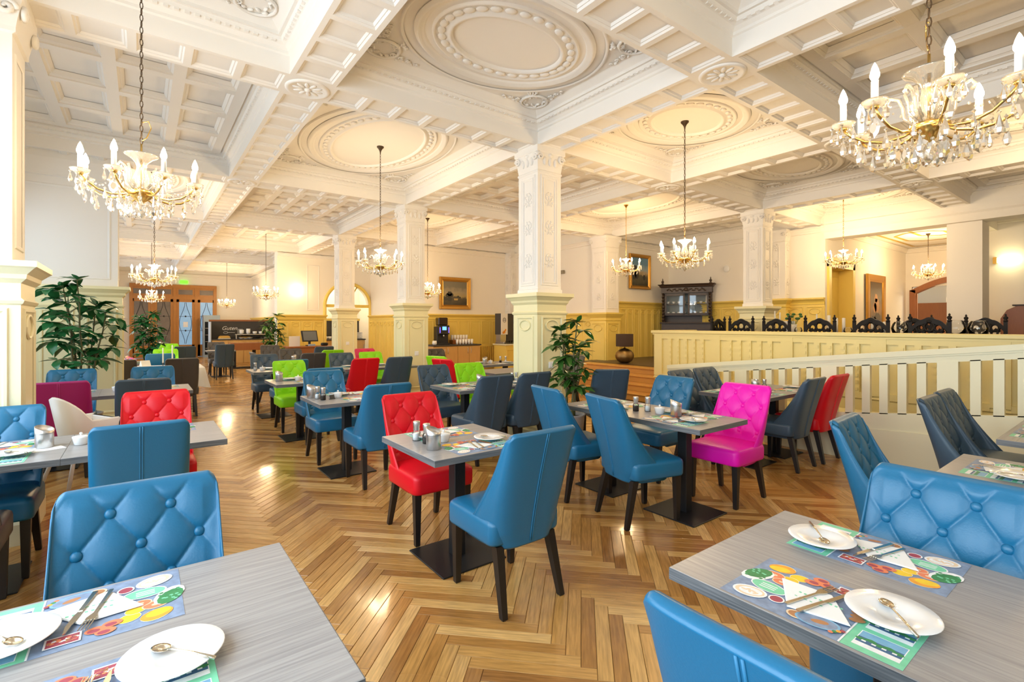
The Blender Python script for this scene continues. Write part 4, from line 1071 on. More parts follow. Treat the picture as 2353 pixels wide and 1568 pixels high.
# ---- mills, bins, bowls
def trio(x, y, dx, dy, tb, b=True, s=True, m=True):
    if m: shaker(x, y, 'salt', tb); shaker(x + dx, y + dy, 'pepper', tb)
    if b: bin_(x + 2*dx, y + 2*dy, tb)
    if s: sugar(x + 3.3*dx, y + 3.3*dy, tb)
shaker(1.415, 2.90, 'salt', tC); shaker(1.43, 2.79, 'pepper', tC); bin_(1.40, 2.64, tC, 2.2); sugar(1.54, 2.77, tC)
shaker(3.40, 2.74, 'pepper', tD); shaker(3.47, 2.67, 'salt', tD); sugar(3.46, 2.54, tD); bin_(3.47, 2.39, tD, 2.5, 0.0042)
bin_(5.50, 2.76, tE, 2.4); shaker(5.60, 2.80, 'salt', tE); shaker(5.66, 2.74, 'pepper', tE)
shaker(1.41, 5.11, 'salt', tF); shaker(1.43, 4.99, 'pepper', tF); bin_(1.38, 5.22, tF, 2.2); sugar(1.60, 5.07, tF); card(1.52, 5.0, tF)
bin_(1.44, 6.98, tG, 2.2); sugar(1.66, 6.92, tG); shaker(1.96, 7.0, 'salt', tG); shaker(1.98, 6.9, 'pepper', tG)
shaker(1.47, 8.85, 'salt', tH); sugar(1.56, 8.76, tH)
bin_(3.30, 8.48, tI, 2.2); sugar(3.72, 8.47, tI); shaker(3.9, 8.52, 'salt', tI)
bin_(3.33, 5.07, tJ, 2.2); shaker(3.82, 5.06, 'pepper', tJ); shaker(3.90, 5.08, 'salt', tJ)
sugar(-0.22, 7.03, tN); bin_(-0.08, 7.02, tN, 2.2)
bin_(-0.47, 4.09, tP, 2.5, 0.0016); sugar(-0.30, 4.06, tP)
shaker(3.40, 0.15, 'salt', tRr)
tb_ = 'the table before the coffee counter'
bin_(5.15, 7.68, tb_); sugar(5.32, 7.74, tb_); shaker(5.58, 7.78, 'pepper', tb_); shaker(5.68, 7.74, 'salt', tb_)
tb_ = 'the table behind the tall column'
bin_(5.0, 6.4, tb_); shaker(5.12, 6.42, 'salt', tb_)
tb_ = 'the table before the dark desk'
bin_(2.45, 10.55, tb_); shaker(2.7, 10.7, 'salt', tb_); sugar(2.72, 10.55, tb_)
o = MB().box(-0.075,0.075,-0.05,0.05,0,0.0008).box(-0.05,0.07,-0.045,0.04,0.0008,0.0016).build('napkin', m_paper, None, (-0.45,4.03,TZ+0.0002), 0.35); tag(o, 'loose white paper slip under the oval steel bin', 'napkin')
# ------------------------------------------------------------------ chandeliers
def drop_mesh(name, L_, r):
    mb = MB(); mb.lathe([(0.0008,0),(0.003,-0.004),(0.006,-0.008),(0.003,-0.012),(0.0015,-0.016),(r*0.45,-0.016-L_*0.25),(r,-0.016-L_*0.68),(r*0.7,-0.016-L_*0.9),(0.0008,-0.016-L_)], 6, sm=False)
    return mb.mesh(name)
me_drop = drop_mesh('crystal_drop', 0.060, 0.011); me_drop2 = drop_mesh('crystal_drop', 0.045, 0.008)
def plaque_mesh():
    mb = MB(); o = [(0,0),(0.012,-0.012),(0.019,-0.032),(0.014,-0.052),(0,-0.066),(-0.014,-0.052),(-0.019,-0.032),(-0.012,-0.012)]
    mb.loft([[(x,-0.003,z-0.012) for x,z in o],[(x*0.55,-0.007,(z+0.033)*0.55-0.045) for x,z in o]], cap0=False)
    mb.loft([[(x,-0.003,z-0.012) for x,z in reversed(o)],[(x*0.55,0.001,(z+0.033)*0.55-0.045) for x,z in reversed(o)]], cap0=False)
    mb.ball((0,-0.003,-0.005), 0.006, 6, 4)
    return mb.mesh('crystal_plaque')
me_plq = plaque_mesh()
def arm_path(k): return [(0.035,0,0.165),(0.09,0,0.135),(0.16,0,0.122),(0.23,0,0.138),(0.285,0,0.175),(0.312,0,0.205)]
_a = MB(); _a.tube(arm_path(0), 0.0062, 6); me_arm = _a.mesh('arm')
_a = MB(); _a.lathe([(0.010,0.200),(0.016,0.205),(0.018,0.214),(0.013,0.218)], 10, cx=0.312); me_cup = _a.mesh('cup')
_a = MB(); _a.lathe([(0.014,0.212),(0.030,0.215),(0.044,0.226),(0.050,0.236),(0.044,0.230),(0.028,0.219),(0.014,0.217)], 14, cx=0.312, cap=False); me_bob = _a.mesh('drip_dish')
_a = MB(); _a.lathe([(0.0135,0.216),(0.0135,0.320),(0.012,0.324)], 12, cx=0.312); me_cand = _a.mesh('candle')
_a = MB(); _a.lathe([(0.009,0.322),(0.017,0.338),(0.0175,0.350),(0.011,0.375),(0.004,0.392),(0.0005,0.398)], 12, cx=0.312); me_bul = _a.mesh('bulb')
me_bul_n = me_bul.copy()
def chandelier(label, x, y, zb, zc, near=False, gold=False, power=20.0, r=1.0):
    c = empty('chandelier', (x, y, zb), random.uniform(0, 0.7), label, 'chandelier', 'crystal chandeliers')
    MB().lathe([(0.001,0.075),(0.012,0.085),(0.016,0.10),(0.050,0.125),(0.072,0.150),(0.076,0.165),(0.062,0.175),(0.030,0.180),(0.012,0.20)], 18).build('hub', m_gold, c)
    MB().tube([(0,0,0.18),(0,0,0.48)], 0.0065, 6).build('stem', m_gold, c)
    MB().lathe([(0.022,0.19),(0.040,0.215),(0.046,0.25),(0.030,0.30),(0.026,0.33),(0.032,0.355),(0.060,0.385),(0.088,0.400),(0.094,0.407),(0.086,0.404),(0.056,0.390),(0.026,0.357),(0.020,0.33)], 18, cap=False).build('glass_vase', m_crystal, c)
    for k in range(8):
        a = k*PI/4
        ar = inst(me_arm, 'arm', m_gold, c, (0,0,0), a)
        inst(me_cup, 'cup', m_gold, ar); inst(me_bob, 'drip_dish', m_crystal, ar); inst(me_cand, 'candle', m_candle, ar); inst(me_bul_n if near else me_bul, 'bulb', m_bulbnear if near else m_bulb, ar)
    mb = MB()      # upright crystal scrolls
    for k in range(6):
        a = k*PI/3 + 0.3; ca, sa = math.cos(a), math.sin(a)
        P_ = [(0.05,0.18),(0.085,0.22),(0.09,0.27),(0.105,0.31),(0.135,0.325),(0.15,0.30),(0.135,0.285)]
        mb.tube([(u*ca, u*sa, z) for u, z in P_], 0.008, 5)
        mb.tube([(u*ca*0.8, u*sa*0.8, z+0.02) for u, z in P_[:4]], 0.007, 5)
    mb.build('crystal_scrolls', m_crystal, c)
    spots = []
    for k in range(8):
        a = k*PI/4
        for q in range(5):
            b = q*2*PI/5 + 0.4
            spots.append((0.312*math.cos(a)+0.044*math.cos(b), 0.312*math.sin(a)+0.044*math.sin(b), 0.228, 1, a))
        spots.append((0.312*math.cos(a), 0.312*math.sin(a), 0.180, 2 if k % 2 else 0, a))
        for u, kk in ((0.25, 0), (0.18, 1)): spots.append((u*math.cos(a), u*math.sin(a), 0.135 if u > 0.2 else 0.12, kk, a))
        b = a + PI/8
        for u, z, kk in ((0.24, 0.14, 1), (0.15, 0.115, 0), (0.09, 0.105, 2)): spots.append((u*math.cos(b), u*math.sin(b), z, kk, b))
    for k in range(10):
        b = k*PI/5; spots.append((0.055*math.cos(b), 0.055*math.sin(b), 0.10, k % 3, b))
    if near:
        for (px, py, pz, kk, a) in spots: inst((me_drop, me_drop2, me_plq)[kk], ('crystal_drop','crystal_drop','crystal_plaque')[kk], m_crystal, c, (px, py, pz), a + PI/2, scale=(1.4,1.4,1.3))
        bead = MB()
    else:
        mb = MB()
        for (px, py, pz, kk, a) in spots:
            mb.M = Matrix.Translation((px, py, pz))
            if kk == 2: mb.lathe([(0.001,0),(0.017,-0.03),(0.012,-0.05),(0.001,-0.066)], 6, sm=False)
            else: mb.lathe([(0.001,0),(0.003,-0.02),((0.011, 0.008)[kk],-0.055),(0.001,-(0.076, 0.06)[kk])], 5, sm=False)
        o = mb.build('crystal_drops', m_crystal, c); o['kind'] = 'stuff'
    mb = MB()      # swags of beads between the arms
    for k in range(8):
        a0, a1 = k*PI/4, (k+1)*PI/4
        for q in range(1, 9):
            t = q/9; u = 0.312 - 0.05*math.sin(PI*t); a = lerp(a0, a1, t)
            mb.ball((u*math.cos(a), u*math.sin(a), 0.215 - 0.075*math.sin(PI*t)), 0.0065 if q % 2 else 0.0045, 6, 4, sm=False)
    o = mb.build('bead_swags', m_crystal, c); o['kind'] = 'stuff'
    MB().lathe([(0.001,0.0),(0.012,0.012),(0.021,0.030),(0.017,0.048),(0.006,0.058),(0.010,0.066),(0.004,0.078)], 8, sm=False).build('finial_pendant', m_crystal, c)
    # chain and canopy
    mb = MB(); z = 0.48; top = zc - zb - 0.10; n = int((top - z)/0.040); k = 0
    while z < top:
        rot = (k % 2)*PI/2; pts = []
        for q in range(8):
            t = 2*PI*q/8; u, v = 0.0085*math.cos(t), 0.024*math.sin(t)
            pts.append((u*math.cos(rot), u*math.sin(rot), z + 0.02 + v))
        mb.tube(pts, 0.0028 if near else 0.0036, 4, closed=True); z += 0.040; k += 1
    mb.build('chain', m_gold if gold else m_bronze, c)
    if near:
        MB().tube([(0.0,0,0.62),(0.04,0,0.64),(0.055,0,0.60),(0.03,0,0.53),(0.004,0,0.50)], 0.0035, 6).build('flex_loop', m_gold, c)
    MB().lathe([(0.006,top-0.01),(0.010,top+0.02),(0.016,top+0.04),(0.030,top+0.065),(0.050,top+0.085),(0.052,top+0.10)], 18).build('canopy', m_gold if gold else m_bronze, c)
    if near: return c
    l = bpy.data.lights.new('chandelier_light', 'POINT'); l.energy = power*(1.0 if x < 5 and y < 9 else 1.2); l.color = (1.0, 0.745, 0.45) if x < 5 and y < 9 else (1.0, 0.70, 0.375); l.shadow_soft_size = 0.16
    lo = bpy.data.objects.new('chandelier_light', l); COL.objects.link(lo); lo.parent = c; lo.location = (0, 0, 0.44)
    return c
PW = 42.0
chandelier('large crystal chandelier hanging over the window tables', 0.0, 4.0, 2.19, CZ, True, power=PW*0.55)
chandelier('large crystal chandelier hanging over the long magenta-chair table', 2.75, 0.62, 2.20, CZ, True, power=PW*0.7)
chandelier('crystal chandelier above the aisle row of small tables', 2.85, 7.05, 2.20, CZ, power=PW)
chandelier('crystal chandelier hanging before the dark carved cabinet', 5.68, 3.78, 2.19, CZ, power=PW)
chandelier('crystal chandelier hanging above the wooden steps', 8.60, 7.20, 2.54, CZ, gold=True, power=PW*0.95)
chandelier('crystal chandelier on a brass chain over the platform tables', 11.60, 4.0, 2.62, CZ, gold=True, power=PW*0.95)
chandelier('small distant crystal chandelier under the gold-lined gallery ceiling', 15.9, 3.6, 2.60, 3.79, power=PW*1.0)
chandelier('crystal chandelier half hidden by the second column', 5.72, 11.1, 2.12, CZ, power=PW*1.0)
chandelier('crystal chandelier near the round wall lamp and buffet', 2.85, 15.5, 2.17, CZ, power=PW*1.0)
chandelier('crystal chandelier above the white-clothed table', 0.18, 10.6, 2.12, CZ, power=PW*0.9)
chandelier('crystal chandelier before the glazed partition', 0.25, 18.6, 2.12, CZ, power=PW)
chandelier('farthest crystal chandelier beside the glazed partition', 2.9, 24.0, 2.15, CZ, power=PW)
chandelier('crystal chandelier over the ramp head', 8.75, 0.45, 2.72, CZ, power=PW*1.0)
# ------------------------------------------------------------------ plants
def leaf_mesh(L_, W_, droop):
    mb = MB(); vs = []; n = 5
    prof = [(0,0.05),(0.22,0.72),(0.5,1.0),(0.78,0.62),(1.0,0.02)]
    for t, wd in prof:
        z = -droop*L_*t*t; vs += [(-W_*wd, L_*t, z + 0.12*W_*wd), (0, L_*t, z - 0.10*W_*wd), (W_*wd, L_*t, z + 0.12*W_*wd)]
    fs = []
    for i in range(n-1):
        for j in range(2): fs.append((3*i+j, 3*i+j+1, 3*i+j+4, 3*i+j+3))
    mb.add(vs, fs, sm=True); return mb.mesh('leaf')
def plant(name, label, x, y, z_lo, z_hi, rad, nstem, whorls, leaves, L_, W_, mat_, seed, pot=(0.19,0.34), individual=True, pot_mat=None):
    rnd = random.Random(seed)
    r_ = empty(name, (x, y, 0), 0, label, 'potted plant', 'potted plants')
    pr_, ph = pot
    MB().lathe([(pr_*0.78,0),(pr_*0.80,0.01),(pr_,ph-0.02),(pr_+0.012,ph),(pr_-0.012,ph),(pr_-0.02,ph-0.04)], 28, cap=False).lathe([(pr_*0.78,0.0),(pr_*0.77,0.006)],28).build('planter', pot_mat or m_pot, r_)
    MB().lathe([(pr_-0.02,ph-0.05),(pr_-0.02,ph-0.04),(0.001,ph-0.035)], 20).build('soil', m_soil, r_)
    lm = [leaf_mesh(L_*s_, W_*s_, d) for s_, d in ((1.0,0.35),(0.85,0.2),(1.1,0.5),(0.7,0.1))]
    fol = MB()
    for s_ in range(nstem):
        a = 2*PI*s_/nstem + rnd.uniform(-0.4, 0.4); top = lerp(z_lo + 0.55*(z_hi - z_lo), z_hi, (s_ + 1)/nstem)
        ex, ey = rad*0.42*math.cos(a), rad*0.42*math.sin(a)
        path = [(0.05*math.cos(a), 0.05*math.sin(a), ph - 0.06)]
        for k in range(1, 7):
            t = k/6; path.append((0.05*math.cos(a)*(1-t) + ex*t**1.4 + rnd.uniform(-.015,.015), 0.05*math.sin(a)*(1-t) + ey*t**1.4 + rnd.uniform(-.015,.015), ph - 0.06 + (top - ph)*t))
        MB().tube(path, [0.016 - 0.0016*k for k in range(7)], 6).build('stem', m_stem, r_)
        for w_ in range(whorls):
            t = w_/(max(1, whorls - 1)); z = lerp(max(z_lo, ph + 0.1), top, t)
            f = (z - ph + 0.06)/(top - ph); f = min(1, max(0, f)); i = min(5, int(f*6)); q = f*6 - i
            p = Vector(path[i]).lerp(Vector(path[i+1]), q)
            br = rad*0.60*(1 - 0.55*t)*rnd.uniform(0.5, 1.0); ba = rnd.uniform(0, 2*PI)
            tip = p + Vector((br*math.cos(ba), br*math.sin(ba), 0.06 + 0.05*rnd.random())) if w_ < whorls - 1 else p + Vector((0,0,0.03))
            MB().tube([tuple(p), tuple(p.lerp(tip, 0.5) + Vector((0,0,0.02))), tuple(tip)], 0.004, 4).build('branch', m_stem, r_) if individual else None
            n0 = rnd.uniform(0, 2*PI)
            for l_ in range(leaves):
                an = n0 + 2*PI*l_/leaves + rnd.uniform(-.3,.3); pitch = rnd.uniform(-0.5, 0.45) if w_ < whorls - 1 else rnd.uniform(0.1, 0.9)
                roll = rnd.uniform(-.4,.4)
                if individual: inst(lm[rnd.randrange(4)], 'leaf', mat_, r_, tuple(tip), rot=(pitch, roll, an))
                else:
                    me = lm[rnd.randrange(4)]
                    M_ = Matrix.Translation(tip) @ Matrix.Rotation(an,4,'Z') @ Matrix.Rotation(roll,4,'Y') @ Matrix.Rotation(pitch,4,'X')
                    fol.M = M_; fol.add([tuple(v.co) for v in me.vertices], [tuple(p_.vertices) for p_ in me.polygons], sm=True)
    if not individual:
        o = fol.build('foliage', mat_, r_); o['kind'] = 'stuff'
    return r_
plant('rubber_plant', 'tall glossy dark green plant spreading in front of the pier', -0.60, 8.30, 0.95, 2.08, 0.56, 5, 9, 6, 0.20, 0.050, m_leaf, 11, pot=(0.2,0.36))
plant('umbrella_plant', 'bushy green plant in grey pot beside the wooden steps', 4.13, 4.31, 0.66, 1.55, 0.30, 4, 9, 7, 0.165, 0.034, m_leaf2, 21, pot=(0.17,0.42))
plant('umbrella_plant', 'distant green plant between the buffet and the wooden desk', 3.22, 16.42, 0.55, 1.78, 0.42, 5, 8, 9, 0.22, 0.032, m_leaf2, 31, pot=(0.19,0.34), individual=False, pot_mat=m_whiteplastic)
plant('umbrella_plant', 'distant green plant behind the white-clothed table', 0.10, 13.75, 0.75, 1.76, 0.36, 5, 9, 9, 0.19, 0.035, m_leaf, 41, pot=(0.2,0.5), individual=False)
# ------------------------------------------------------------------ high chair
def high_chair():
    r_ = empty('high_chair', (-0.40, 5.56, 0), R(-62), 'white plastic baby high chair with grey tube legs beside the plum chair', 'high chair')
    mb = MB(); n = 24; rings = []
    # shell: a U in plan, high behind, low arms; faces +y
    for lv, (off, zf) in enumerate(((0.0,0.0),(0.012,0.0))):
        pass
    def rim(t):       # t 0..1 from left arm tip round the back to the right arm tip
        a = lerp(-0.5, 1.5, t)*PI; x = 0.20*math.cos(PI*(1-t)) if 0.25 < t < 0.75 else (-0.20 if t <= 0.25 else 0.20)
        if t <= 0.25: y = lerp(0.17, -0.06, t/0.25)
        elif t >= 0.75: y = lerp(-0.06, 0.17, (t-0.75)/0.25)
        else:
            q = (t-0.25)/0.5; x = -0.20*math.cos(PI*q); y = -0.06 - 0.13*math.sin(PI*q)
        b = 0 if t < 0.22 or t > 0.78 else math.sin(PI*(t-0.22)/0.56)**0.8
        return x, y, 0.70 + 0.20*b
    out, mid, low, inn = [], [], [], []
    for k in range(n+1):
        x, y, z = rim(k/n); f = 0.86
        out.append((x*1.06, y*1.06 - 0.004, z - 0.012)); mid.append((x, y, z)); inn.append((x*0.93, y*0.93, z - 0.014)); low.append((x*0.85, y*0.8+0.01, 0.52))
    li = [(x*0.80, y*0.75+0.01, 0.54) for x, y, z in low]
    mb.loft([low, out, mid, inn, li], sm=True, cap0=False, cap1=False, closed=False)
    for ring_ in (0,):    # arm ends
        for A in ((low[0],out[0],mid[0],inn[0],li[0]), (low[-1],out[-1],mid[-1],inn[-1],li[-1])): mb.poly(list(A))
    mb.build('shell', m_whiteplastic, r_)
    MB().cbox(-0.17,0.17,-0.13,0.16,0.50,0.545,0.012).build('seat', m_whiteplastic, r_)
    MB().cbox(-0.20,0.20,0.15,0.175,0.52,0.69,0.01).build('front_bar', m_whiteplastic, r_)
    for sx in (-1, 1):
        for sy in (-1, 1):
            l_ = MB().tube([(sx*0.13, sy*0.10, 0.50),(sx*0.25, sy*0.23, 0.0)], 0.0145, 10).build('leg', m_greyplastic, r_)
            MB().tube([(sx*0.244, sy*0.2235, 0.022),(sx*0.25, sy*0.23, 0.0)], 0.018, 10).build('foot_cap', m_whiteplastic, l_)
high_chair()
# ------------------------------------------------------------------ white-clothed table
def cloth_table():
    x0, x1, y0, y1 = -0.75, 0.88, 10.18, 10.98; cx, cy = (x0+x1)/2, (y0+y1)/2
    t = empty('dining_table', (cx, cy, 0), 0, 'dining table hidden under a white tablecloth', 'table')
    hx, hy = (x1-x0)/2, (y1-y0)/2
    MB().cbox(-hx,hx,-hy,hy,TZ-0.04,TZ-0.004,0.003).build('tabletop', m_table, t)
    for px in (-0.4, 0.4):
        MB().cbox(px-0.04,px+0.04,-0.04,0.04,0.01,TZ-0.04,0.004).build('column', m_black, t)
        MB().cbox(px-0.22,px+0.22,-0.22,0.22,0,0.01,0.003).build('base_plate', m_black, t)
    mb = MB(); N_ = 60; rings = []
    def perim(f):
        P4 = 2*(2*hx+2*hy); d = f*P4
        for (ax, ay, bx, by) in ((-hx,-hy,hx,-hy),(hx,-hy,hx,hy),(hx,hy,-hx,hy),(-hx,hy,-hx,-hy)):
            l_ = abs(bx-ax)+abs(by-ay)
            if d <= l_: return ax+(bx-ax)*d/l_, ay+(by-ay)*d/l_
            d -= l_
        return -hx, -hy
    for lv, (dz, o_) in enumerate(((0,0),(-0.008,0.008),(-0.10,0.014),(-0.20,0.022),(-0.27,0.03))):
        rg = []
        for k in range(N_):
            x, y = perim(k/N_); c_ = max(0, (abs(x)/hx + abs(y)/hy - 1.55)/0.45)
            w_ = 0.012*math.sin(k*1.3)*(lv/4)
            s_ = (o_ + w_ + 0.07*c_*(lv/4)); ln = math.hypot(x, y) or 1
            rg.append((x + s_*math.copysign(min(1, abs(x)/hx), x), y + s_*math.copysign(min(1, abs(y)/hy), y), TZ + dz - 0.10*c_*(lv/4)**1.2))
        rings.append(rg)
    mb.loft(list(reversed(rings)), sm=True, cap0=False)
    o = mb.build('tablecloth', m_linen, None, (cx, cy, 0.0)); tag(o, 'white linen tablecloth hanging in corner folds', 'tablecloth')
    # candlesticks, bouquet, tent cards
    for k, (px, py, h) in enumerate(((0.30,10.48,0.26),(0.44,10.62,0.30))):
        c = empty('candlestick', (px, py, TZ), 0, ('shorter' if k == 0 else 'taller') + ' white candle in a dark holder on the tablecloth', 'candle', 'table candles')
        MB().lathe([(0.03,0),(0.03,0.006),(0.008,0.012),(0.007,0.06),(0.014,0.065),(0.012,0.075)], 12).build('holder', m_walnut, c)
        MB().lathe([(0.011,0.07),(0.010,0.07+h),(0.002,0.078+h)], 10).build('candle', m_wax, c)
    b = empty('bouquet', (-0.18, 10.52, TZ+0.0005), 0, 'pot of pink and violet flowers on the white tablecloth', 'flowers')
    MB().lathe([(0.05,0),(0.065,0.08),(0.06,0.08),(0.001,0.07)], 16).build('flower_pot', m_china, b)
    rnd = random.Random(4); cols = [mat('petal_%d' % i, c_, 0.6) for i, c_ in enumerate(((0.75,0.12,0.35),(0.35,0.15,0.65),(0.85,0.45,0.25),(0.85,0.75,0.8)))]
    for k in range(22):
        a = rnd.uniform(0,2*PI); q = rnd.uniform(0,0.12)
        f = MB(); f.ball((0,0,0), (0.028,0.028,0.02), 8, 5); f.build('blossom', cols[k % 4], b, (q*math.cos(a), q*math.sin(a), 0.17 - q*0.5 + rnd.uniform(0,0.03)))
    f = MB()
    for k in range(30):
        a = rnd.uniform(0,2*PI); f.M = Matrix.Translation((0.09*math.cos(a),0.09*math.sin(a),0.09)) @ Matrix.Rotation(a,4,'Z'); f.ball((0.03,0,0),(0.06,0.02,0.006),6,3)
    f.build('greenery', m_leaf2, b)
    for k, (px, py) in enumerate(((0.05,10.42),(0.62,10.68))):
        o = MB().loft([[(-0.07,-0.06,0),(0.07,-0.06,0),(0.07,0.06,0),(-0.07,0.06,0)],[(-0.07,-0.003,0.13),(0.07,-0.003,0.13),(0.07,0.003,0.13),(-0.07,0.003,0.13)]]).build('tent_card', m_paper, None, (px,py,TZ+0.0005), 0.5)
        tag(o, ('folded white tent card beside the flowers' if k == 0 else 'folded white tent card by the candlesticks'), 'card')
cloth_table()
# ------------------------------------------------------------------ paintings
def art(kind):
    m = bpy.data.materials.new('oil_painting_' + kind); m.use_nodes = True
    nt = m.node_tree; N = nt.nodes; L = nt.links; b = N['Principled BSDF']; b.inputs['Roughness'].default_value = 0.3
    tc = N.new('ShaderNodeTexCoord'); sp = N.new('ShaderNodeSeparateXYZ'); L.new(tc.outputs['Generated'], sp.inputs[0])
    nz = N.new('ShaderNodeTexNoise'); nz.inputs['Scale'].default_value = 4.5; nz.inputs['Detail'].default_value = 6; L.new(tc.outputs['Generated'], nz.inputs['Vector'])
    ma = N.new('ShaderNodeMath'); ma.operation = 'MULTIPLY_ADD'; ma.inputs[1].default_value = 0.45; L.new(nz.outputs['Fac'], ma.inputs[0])
    L.new(sp.outputs['Z'], ma.inputs[2])
    cr = N.new('ShaderNodeValToRGB'); L.new(ma.outputs[0], cr.inputs[0]); e = cr.color_ramp.elements
    stops = {'dusk': ((0.25,(0.03,0.022,0.008)),(0.52,(0.07,0.05,0.018)),(0.60,(0.32,0.24,0.09)),(0.80,(0.30,0.25,0.15)),(1.0,(0.16,0.14,0.09))),
             'day': ((0.25,(0.04,0.035,0.012)),(0.55,(0.09,0.075,0.03)),(0.68,(0.40,0.30,0.16)),(0.82,(0.28,0.36,0.38)),(1.0,(0.10,0.22,0.34))),
             'figure': ((0.25,(0.03,0.022,0.01)),(0.5,(0.12,0.07,0.02)),(0.65,(0.26,0.14,0.04)),(0.85,(0.13,0.08,0.025)),(1.0,(0.06,0.04,0.018)))}[kind]
    e[0].position = stops[0][0]; e[0].color = (*stops[0][1],1); e[1].position = stops[-1][0]; e[1].color = (*stops[-1][1],1)
    for p, c in stops[1:-1]: q = e.new(p); q.color = (*c, 1)
    L.new(cr.outputs[0], b.inputs['Base Color'])
    return m
m_treepaint = mat('dark_painted_foliage', (0.022,0.018,0.008), 0.35); m_lightpaint = mat('warm_painted_light', (0.45,0.30,0.08), 0.35); m_figpaint = mat('painted_figure', (0.42,0.20,0.07), 0.35)
def painting(label, loc, rz, w_, h_, kind, fw=0.10):
    p = empty('painting', loc, rz, label, 'painting')
    o = MB().box(-w_/2, w_/2, -0.03, -0.02, -h_/2, h_/2).build('canvas', art(kind), p)
    mb = MB(); mb2 = MB()
    if kind == 'dusk':
        for (x, z, r) in ((-0.24,-0.02,0.11),(-0.32,-0.06,0.09),(-0.16,-0.05,0.08),(-0.24,-0.16,0.1),(0.12,-0.09,0.05),(0.2,-0.11,0.04),(-0.40,-0.15,0.08)): disc2(mb, x*w_, z*h_*1.6, r*w_, r*h_, -0.0305)
        mb2.poly([(-0.05*w_,-0.0303,-0.30*h_),(0.10*w_,-0.0303,-0.30*h_),(0.12*w_,-0.0303,-0.22*h_),(-0.06*w_,-0.0303,-0.22*h_)][::-1])
        mb2.build('water_glint', m_lightpaint, o)
    elif kind == 'day':
        for (x, z, r) in ((-0.30,0.05,0.14),(-0.36,-0.12,0.14),(-0.2,-0.12,0.12),(0.25,-0.2,0.08)): disc2(mb, x*w_, z*h_, r*w_, r*h_*1.3, -0.0305)
    else:
        for (x, z, r) in ((0.0,0.16,0.12),(0.05,0.0,0.2),(-0.1,-0.05,0.14)): disc2(mb2, x*w_, z*h_, r*w_, r*h_*0.8, -0.0304)
        mb2.build('figure_shape', m_figpaint, o)
        for (x, z, r) in ((0.1,-0.28,0.25),(-0.2,-0.32,0.2)): disc2(mb, x*w_, z*h_, r*w_, r*h_*0.5, -0.0305)
    mb.build('foliage_shape', m_treepaint, o)
    for (ax, az, bx, bz) in ((-1,-1,1,-1),(1,-1,1,1),(1,1,-1,1),(-1,1,-1,-1)):
        mb = MB(); I, O = 0, fw
        def pt(sx, sz, o_, y): return (sx*(w_/2 + o_), y, sz*(h_/2 + o_))
        prof = [(0,-0.03),(0.012,-0.045),(0.03,-0.035),(0.06,-0.05),(fw-0.01,-0.06),(fw,-0.05),(fw,0.0),(0,0.0)]
        mb.loft([[pt(ax, az, o_, y) for o_, y in prof], [pt(bx, bz, o_, y) for o_, y in prof]])
        mb.build('frame_rail', m_frame, p)
    return p
def disc2(mb, x, z, rx, rz, y, n=12): mb.poly([(x+rx*math.cos(2*PI*k/n)*(1+0.15*math.sin(k*2.3)), y, z+rz*math.sin(2*PI*k/n)*(1+0.12*math.cos(k*3.1))) for k in range(n)][::-1])
painting('dark dusk landscape in a broad gilt frame above the coffee counter', (7.60, 12.97, 2.43), 0, 0.82, 0.70, 'dusk', 0.13)
painting('upright landscape with blue sky in gilt frame near the carved cabinet', (11.28, 8.97, 2.98), 0, 0.72, 0.78, 'day', 0.10)
painting('tall dark figure painting in an ornate gilt frame on the gallery wall', (15.85, 4.72, 2.0), 0, 0.95, 1.25, 'figure', 0.2)
